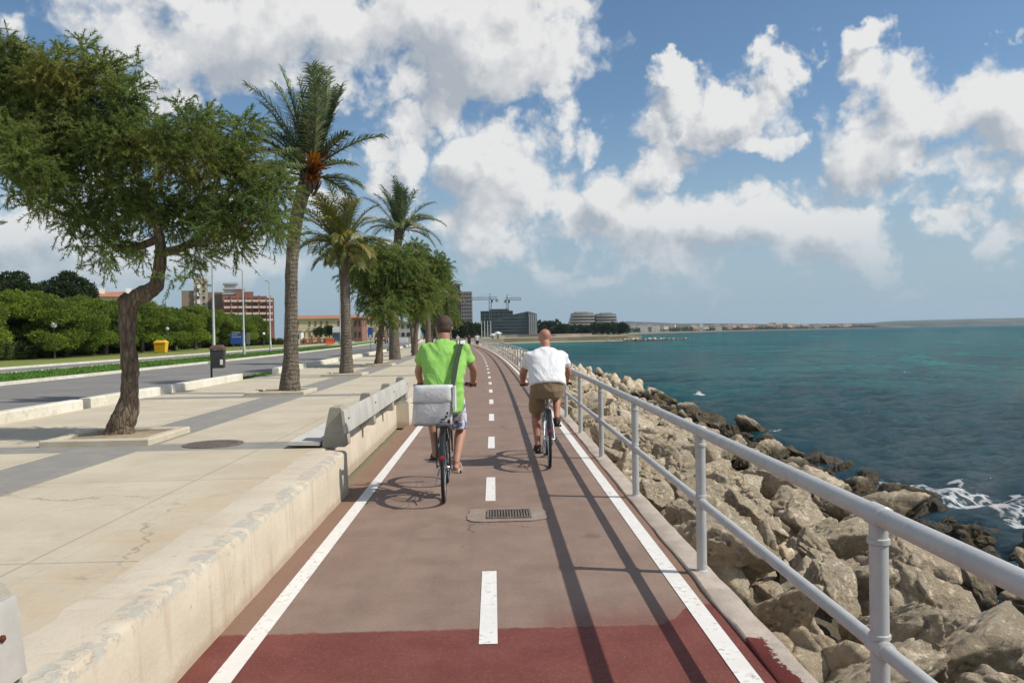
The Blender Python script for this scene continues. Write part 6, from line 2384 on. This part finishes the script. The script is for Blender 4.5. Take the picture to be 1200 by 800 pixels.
# hair: a close cap over the back and top of the head
mb = MB()
hc = V(S['head'])
mb.ball(hp(0, -.020, .036), (.085, .100, .092), 22, 14)
mb.ball(hp(0, -.045, -.01), (.076, .068, .075), 18, 12)
ho = remeshed('hair', mb, m_hair, P1, .008, 3)
keep = []
bm = bmesh.new()
bm.from_mesh(ho.data)
rti = Matrix.Rotation(.1, 3, 'X')
dele = [v for v in bm.verts if ((rti @ (v.co - hc)).y > .050 and (rti @ (v.co - hc)).z < .055) or ((rti @ (v.co - hc)).y > -.005 and (rti @ (v.co - hc)).z < -.005)]
bmesh.ops.delete(bm, geom=dele, context='VERTS')
bm.to_mesh(ho.data)
bm.free()
wrinkle(ho, .005)
el, wr = S['_el'][-1], V((-.275, .765, 1.125))
c = el.lerp(wr, .84)
dd = (wr - el).normalized()
mb = MB(); mb.tube([c - dd * .014, c + dd * .014], [.036, .035], 14); mb.build('wristwatch', m_black, P1, True)

# ---- his shoulder bag
m_bag, nt, out = new_mat('silver_tarpaulin')
cc = nt.coord('Object')
cr_ = nt.noise(cc, 22, 6, .7, 1.2)
col = nt.mix(nt.ramp(nt.noise(cc, 5, 5, .7), .35, .65), (.50, .51, .53), (.66, .67, .69))
principled(nt, out, col, .42, .15, nt.bump(cr_, .8, .018))
m_bagw = simple('white_tarpaulin', (.66, .66, .66), .5, 0, .1, 8, .5, 25)
m_strap = simple('dark_webbing', (.022, .035, .024), .8, 0, .2, 40, .4, 200)
bg = thing('messenger_bag', 'silver grey messenger bag slung on the back of the man in green', 'bag', GP + V((-.085, .005, .955)), R(-4))


def softbox(mb, w, h, d, cx=0, cz=0, cy=0, skew=.0, n=10, puff=.03, seed=0):
    rings = []
    for k in range(n + 1):
        z = -h / 2 + h * k / n
        f = math.sin(math.pi * min(1, max(0, (k + .4) / (n + .8)))) ** .35
        dd_ = d * (.55 + .45 * f)
        ww = w * (1.0 - .05 * k / n)
        ring = []
        for i in range(24):
            a = 2 * math.pi * i / 24
            co, si = math.cos(a), math.sin(a)
            x = math.copysign(abs(co) ** .35, co) * ww / 2 + skew * z
            y = math.copysign(abs(si) ** .55, si) * dd_ / 2
            q = V((x * 8 + seed, y * 8, z * 8))
            ring.append((cx + x + .006 * mnoise.noise(q), cy + y + puff * .4 * mnoise.noise(q * .7), cz + z + .004 * mnoise.noise(q * 1.3)))
        rings.append(ring)
    mb.rings(rings, True)


mb = MB(); softbox(mb, .40, .38, .13, -.01, 0, 0, .05); mb.build('bag_body', m_bag, bg, 'all')
mb = MB(); softbox(mb, .395, .17, .155, -.003, .117, -.003, .05, 6, .02, 3); mb.build('flap', m_bagw, bg, 'all')
mb = MB()
mb.rings([[(.205 + sx, sy, z) for sx, sy in ((-.012, -.055), (.012, -.055), (.012, .055), (-.012, .055))] for z in (-.06, .05, .19)], True)
mb.build('side_panel', m_bagw, bg, 35)
mb = MB()
mb.tube([(-.212, -.082, .034), (-.1, -.086, .030), (.08, -.086, .033), (.197, -.082, .036)], .0035, 6)
mb.tube([(-.19, -.05, -.190), (0, -.058, -.192), (.165, -.05, -.190)], .004, 6)
mb.build('piping', simple('grey_piping', (.10, .10, .105), .7), bg, 'all')
mb = MB()
for (x, z, a, b) in ((.10, -.13, .05, .016), (.13, -.105, .03, .022), (.155, -.15, .022, .04), (.08, -.155, .028, .012), (.14, -.07, .012, .028)):
    mb.tube([(x - a * .5, -.062 - .006, z - b * .3), (x, -.066 - .006, z), (x + a * .5, -.060 - .006, z + b * .4)], [(.004, b * .3), (.004, b * .5), (.004, b * .2)], 8)
mb.build('printed_pattern', m_black, bg, 'all')
# strap over the right shoulder, flat webbing
SP = [(.165, .05, .16), (.18, .04, .19), (.195, .085, .28), (.215, .165, .42), (.238, .245, .535), (.245, .32, .605), (.242, .40, .632), (.225, .47, .60), (.17, .505, .50), (.05, .48, .36), (-.09, .40, .22), (-.19, .27, .13), (-.215, .12, .12), (-.19, .02, .14)]
CT = [(.085, .2, .4)]
mb = MB()
pts = [V(p) for p in SP]
Q = []
for i in range(len(pts) - 1):
    p0, p1, p2, p3 = pts[max(i - 1, 0)], pts[i], pts[i + 1], pts[min(i + 2, len(pts) - 1)]
    for k in range(4):
        u_ = k / 4
        Q.append(0.5 * ((2 * p1) + (p2 - p0) * u_ + (2 * p0 - 5 * p1 + 4 * p2 - p3) * u_ * u_ + (3 * p1 - p0 - 3 * p2 + p3) * u_ ** 3))
Q.append(pts[-1])
rings = []
for i, p in enumerate(Q):
    tg = (Q[min(i + 1, len(Q) - 1)] - Q[max(i - 1, 0)]).normalized()
    outw = (p - V((.085, .32, max(min(p.z, .45), -.2)))).normalized()
    sd_ = tg.cross(outw).normalized() * .024
    nn = sd_.cross(tg).normalized() * .003
    rings.append([p - sd_ - nn, p + sd_ - nn, p + sd_ + nn, p - sd_ + nn])
mb.rings(rings, True)
so = mb.build('strap', m_strap, bg, 35)
mb = MB(); mb.box((.246, .318, .612), (.075, .06, .012), Matrix.Rotation(R(35), 3, 'X'), bevel=.003); mb.build('shoulder_pad', m_bagw, so)

# ---- the bald man in white
WP = V((.665, 9.72, 0.0))
bike2, pd2 = bicycle('silver and black bicycle ridden by the bald man in the white shirt', WP, m_silverp, m_black, .885, .985, .83, 88, R(-2.0), False)
S2 = dict(
    spine=[(0, .17, .86), (0, .175, .93), (0, .225, 1.05), (0, .30, 1.20), (0, .355, 1.32), (0, .39, 1.405), (0, .405, 1.45)],
    girth=[(.15, .11), (.19, .13), (.19, .145), (.195, .135), (.20, .115), (.13, .08), (.065, .06)],
    head=(0, .485, 1.585), hs=1.0, tilt=.16,
    arms={-1: ((-.20, .365, 1.335), (-.7, -.3, -.4), (-.285, .835, .978), (-.285, .765, .998), .50), 1: ((.20, .365, 1.335), (.8, -.3, -.4), (.285, .835, .978), (.285, .765, .998), .50)},
    arm=(.285, .255), armk=1.1,
    legs={1: ((.10, .19, .93), (.125, .355, .575), (.13, .465, .500)), -1: ((-.10, .19, .93), (-.125, .345, .235), (-.13, .46, .162))},
    leg=(.43, .42), legk=1.08, kneeout=.10,
    shirt_from=0, shirt=[(0, .17, .985), (0, .19, 1.03), (0, .235, 1.12), (0, .30, 1.22), (0, .35, 1.325), (0, .385, 1.415), (0, .40, 1.45)],
    shirt_ab=[(.232, .165), (.230, .168), (.225, .165), (.235, .155), (.255, .135), (.165, .10), (.085, .075)], shirt_mat=m_wshirt,
    shorts=[(0, .17, .83), (0, .175, .92), (0, .195, 1.03)], shorts_ab=[(.16, .12), (.215, .15), (.212, .16)], shorts_mat=m_khaki, short_len=.80, hang=.05,
    shoe='shoe', skin=m_skin2, wr=.006)
P2, hp2 = person('bald man in a white shirt and khaki shorts riding a bicycle by the handrail', WP, S2)


# ---- people far down the path
def walker(label, p, shirt, shorts, h=1.0, group=None, rz=0.0, bag=None):
    s = dict(
        spine=[(0, 0, .84), (0, 0, .92), (0, .0, 1.05), (0, .01, 1.22), (0, .01, 1.36), (0, .0, 1.44), (0, .0, 1.48)],
        girth=[(.13, .09), (.16, .11), (.145, .10), (.165, .11), (.18, .10), (.12, .075), (.06, .055)],
        head=(0, .03, 1.63), tilt=0.0,
        arms={-1: ((-.19, 0, 1.39), (-.2, -1, 0), (-.25, .12, .86), (-.25, .06, .90), .5), 1: ((.19, 0, 1.39), (.2, -1, 0), (.25, -.06, .83), (.25, -.10, .88), .5)}, arm=(.28, .25),
        legs={1: ((.09, 0, .90), (.10, .22, .085), (.10, .34, .02)), -1: ((-.09, 0, .90), (-.10, -.22, .10), (-.10, -.11, .02))}, leg=(.43, .42), kneeout=.02,
        shirt_from=0, shirt=[(0, 0, .88), (0, 0, 1.05), (0, .01, 1.22), (0, .01, 1.36), (0, 0, 1.45), (0, 0, 1.475)], shirt_ab=[(.18, .13), (.165, .12), (.18, .125), (.195, .115), (.125, .085), (.075, .066)], shirt_mat=shirt,
        shorts=[(0, 0, .80), (0, 0, .88), (0, 0, .98)], shorts_ab=[(.15, .11), (.175, .125), (.16, .12)], shorts_mat=shorts, short_len=.9, shoe='shoe', skin=m_skin, voxel=.022, wr=.004, group=group, bar_axis=(0, 1, 0))
    t, q = person(label, p, s)
    mb = MB(); mb.ball(q(0, -.02, .04), (.084, .098, .082), 14, 10); mb.build('hair', m_hair, t, 'all')
    t.rotation_euler = (0, 0, rz)
    t.scale = (h, h, h)
    return t


m_dkcloth = cloth_mat('dark_cloth', (.022, .022, .028), (.035, .035, .04))
for px, py, sh, so_, hh, lab in ((550, 407.5, m_dkcloth, m_dkcloth, .92, 'distant walker in dark clothes on the cycle path'), (559.3, 408.0, m_wshirt, m_dkcloth, .98, 'distant walker in a white top and dark trousers on the cycle path')):
    p = on_z(px, py, 0.0)
    walker(lab, p, sh, so_, hh, 'distant people on the path')
p = on_z(536.5, 406.5, 0.0)
walker('distant walker in pale clothes beside the head of the man in green', p, m_wshirt, m_khaki, .95, 'distant people on the path', 2.5)
p = on_z(437, 410.5, 0.45)
# ================================================================== light, sky, air
SUN = V((0.905, -0.21, 0.97)).normalized()
el_s = math.asin(SUN.z)
sd = bpy.data.lights.new('sun', 'SUN')
sd.energy = 4.2
sd.angle = R(0.53)
sd.color = (1.0, 0.945, 0.86)
so = link('sun', sd)
so.rotation_euler = SUN.to_track_quat('Z', 'Y').to_euler()

w = bpy.data.worlds.new('World')
SC.world = w
w.use_nodes = True
w.node_tree.nodes.clear()
nt = NT(w.node_tree)
out = nt.add('ShaderNodeOutputWorld')
bg = nt.add('ShaderNodeBackground', {'Strength': 0.10})
nt.l.new(bg.outputs[0], out.inputs['Surface'])
sky = nt.add('ShaderNodeTexSky', sky_type='NISHITA')
sky.sun_disc = False
sky.sun_elevation = el_s
sky.sun_rotation = math.atan2(SUN.x, SUN.y)
sky.altitude = 10
sky.air_density = 1.0
sky.dust_density = 0.6
sky.ozone_density = 2.0

SHG, SHM = 0.45, 0.55
# clouds: billows laid out by compass direction and height above the horizon
grp = bpy.data.node_groups.new('cloud_density', 'ShaderNodeTree')
grp.interface.new_socket('Direction', in_out='INPUT', socket_type='NodeSocketVector')
grp.interface.new_socket('Density', in_out='OUTPUT', socket_type='NodeSocketFloat')
g = NT(grp)
gi = g.add('NodeGroupInput')
go = g.add('NodeGroupOutput')
s = g.sep(gi.outputs[0])
az = g.math('ARCTAN2', s[0], s[1])
elv = g.math('ARCSINE', s[2])
cmb = g.add('ShaderNodeCombineXYZ', {'X': az, 'Y': elv, 'Z': 0.0}).outputs[0]
warp = g.add('ShaderNodeTexNoise', {'Vector': cmb, 'Scale': 9.0, 'Detail': 5.0, 'Roughness': 0.6}, noise_dimensions='2D').outputs['Color']
warp = g.vmath('SUBTRACT', warp, (0.5, 0.5, 0.5))
uvw = g.vmath('ADD', cmb, g.vmath('SCALE', warp, 0.16))


def azel(px, py):
    d = ray(px, py).normalized()
    return math.atan2(d.x, d.y), math.asin(d.z)


# (px, py, radius x, radius y, weight)  in the photograph's frame, turned into directions once
BLOBS = [(330, 40, 280, 95, 1.05), (560, 40, 150, 100, 1.25), (480, 100, 130, 50, .8), (230, 15, 170, 60, .8), (10, 25, 55, 45, .9), (205, 100, 70, 42, 1.0), (40, 285, 220, 75, .95), (230, 295, 170, 60, .9), (385, 245, 80, 60, .6),
         (460, 190, 50, 60, 1.1), (560, 180, 58, 58, 1.15), (595, 215, 105, 85, 1.05), (575, 280, 75, 46, 1.0), (645, 140, 40, 34, .8), (505, 255, 75, 65, .65), (705, 165, 42, 34, .75), (650, 240, 60, 60, .75),
         (840, 130, 95, 48, 1.1), (905, 90, 40, 32, .9), (785, 100, 46, 30, 1.0), (880, 165, 70, 30, .85), (785, 195, 44, 60, 1.0), (727, 245, 64, 70, 1.05), (780, 270, 100, 58, 1.0), (870, 268, 110, 56, .95), (990, 258, 105, 56, 1.1), (900, 235, 50, 24, .6),
         (1055, 105, 90, 60, 1.15), (1095, 150, 135, 62, 1.15), (1190, 140, 110, 80, 1.2), (1030, 55, 42, 26, .9), (1190, 212, 150, 48, .95), (1190, 272, 70, 30, .8), (1105, 262, 45, 22, .7), (945, 58, 30, 16, .6), (1195, 40, 26, 16, .7),
         (640, 308, 130, 24, .62), (740, 325, 170, 22, .6), (860, 330, 150, 14, .52), (1080, 330, 160, 14, .4)]
tot = None
for px, py, rx, ry, wt in BLOBS:
    a, e = azel(px, py)
    ax, _ = azel(px + rx, py)
    _, ey = azel(px, py - ry)
    sx_, sy_ = 1 / abs(ax - a), 1 / abs(ey - e)
    md = g.add('ShaderNodeVectorMath', operation='MULTIPLY_ADD')
    g.l.new(uvw, md.inputs[0])
    md.inputs[1].default_value = (sx_, sy_, 0)
    md.inputs[2].default_value = (-a * sx_, -e * sy_, 0)
    f = g.math('MULTIPLY_ADD', g.vmath('LENGTH', md.outputs[0], out=0), -0.72 * wt, wt)
    tot = f if tot is None else g.math('MAXIMUM', tot, f)
tot = g.math('MAXIMUM', tot, 0.0)
# elsewhere round the sky, scattered clouds
rest = g.math('MULTIPLY', g.ramp(g.noise(cmb, 2.6, 3, 0.5, dim='2D'), 0.42, 0.62), g.ramp(g.math('ABSOLUTE', az), 0.62, 0.85))
tot = g.math('MAXIMUM', tot, g.math('MULTIPLY', rest, 0.9))
b1 = g.noise(g.vmath('MULTIPLY', cmb, (1.0, 1.2, 1)), 11.0, 9, 0.54, 0.1, dim='2D')
v1 = g.add('ShaderNodeTexVoronoi', {'Vector': g.vmath('ADD', cmb, g.vmath('SCALE', warp, 0.05)), 'Scale': 26.0, 'Detail': 2.0, 'Roughness': 0.5, 'Lacunarity': 2.3}, feature='F1', voronoi_dimensions='2D', normalize=True)
vb = g.math('SUBTRACT', 0.5, v1.outputs['Distance'])
nz = g.math('ADD', g.math('MULTIPLY', g.math('SUBTRACT', b1, 0.5), 1.35), g.math('MULTIPLY', vb, 0.62))
dens = g.math("ADD", g.math("SUBTRACT", tot, 0.41), g.math('MULTIPLY', nz, g.ramp(tot, 0.0, 0.4, 0.25, 1.0)))
grp.interface.new_socket('Mass', in_out='OUTPUT', socket_type='NodeSocketFloat')
g.l.new(tot, go.inputs[1])
g.l.new(dens, go.inputs[0])


def dens_at(vec):
    n = nt.add('ShaderNodeGroup')
    n.node_tree = grp
    nt.l.new(vec, n.inputs[0])
    return n.outputs


dirv = nt.vmath('NORMALIZE', nt.coord('Generated'))
d0, m0 = dens_at(dirv)[:2]
d1, m1 = dens_at(nt.vmath('NORMALIZE', nt.vmath('ADD', dirv, (0.022, 0.0, 0.030))))[:2]
alpha = nt.ramp(d0, -0.06, 0.36)
# light reaches the upper, sunward billows; the thick bases below others stay grey
shade = nt.math('ADD', nt.math('MULTIPLY', nt.math('SUBTRACT', d0, d1), SHG), nt.math('MULTIPLY', nt.math('SUBTRACT', m0, m1), SHM))
shade = nt.math("ADD", shade, 0.86)
shade = nt.math('SUBTRACT', shade, nt.math('MULTIPLY', nt.ramp(d1, 0.05, 0.95, 0, 1, False), 0.50), clamp=True)
elv = nt.math('ARCSINE', nt.sep(dirv)[2])
CW, CG = (8.4, 8.35, 8.2), (4.3, 4.65, 5.15)
ccol = nt.mix(nt.ramp(shade, 0.12, 0.92, smooth=False), CG, CW)
skyc = nt.mix(1.0, sky.outputs[0], (0.86, 1.01, 1.08), 'MULTIPLY')
hazec = (3.8, 4.85, 5.7)
ccol = nt.mix(nt.ramp(elv, R(1.0), R(9.0), 0.75, 0.0), ccol, hazec)
skyc = nt.mix(nt.ramp(elv, R(-1.0), R(17.0), 0.92, 0.0), skyc, hazec)
fin_ = nt.mix(nt.math('MULTIPLY', alpha, nt.ramp(elv, R(0.5), R(5), 0.25, 0.97)), skyc, ccol)
nt.l.new(fin_, bg.inputs['Color'])
w.cycles.sampling_method = 'MANUAL'
w.cycles.sample_map_resolution = 512

# air
HAZE = 0.00008
if HAZE:
    m = bpy.data.materials.new('sea_air')
    m.use_nodes = True
    m.node_tree.nodes.clear()
    hn = NT(m.node_tree)
    o_ = hn.add('ShaderNodeOutputMaterial')
    pv = hn.add('ShaderNodeVolumePrincipled', {'Color': (0.62, 0.82, 1.0), 'Density': HAZE, 'Anisotropy': 0.2})
    hn.l.new(pv.outputs[0], o_.inputs['Volume'])
    mb = MB()
    mb.box((0, 0, 95), (15000, 15000, 212))
    tag(mb.build('haze', m), kind='stuff')

SC.render.engine = 'CYCLES'
SC.view_settings.view_transform = 'Standard'
SC.view_settings.look = 'None'
SC.view_settings.exposure = 0.0
SC.view_settings.gamma = 1.0
SC.view_settings.use_curve_mapping = False
SC.cycles.max_bounces = 6
SC.cycles.transparent_max_bounces = 8
SC.cycles.volume_bounces = 0
SC.cycles.use_denoising = True
SC.cycles.use_adaptive_sampling = True
SC.cycles.caustics_reflective = False
SC.cycles.caustics_refractive = False
SC.render.use_persistent_data = False
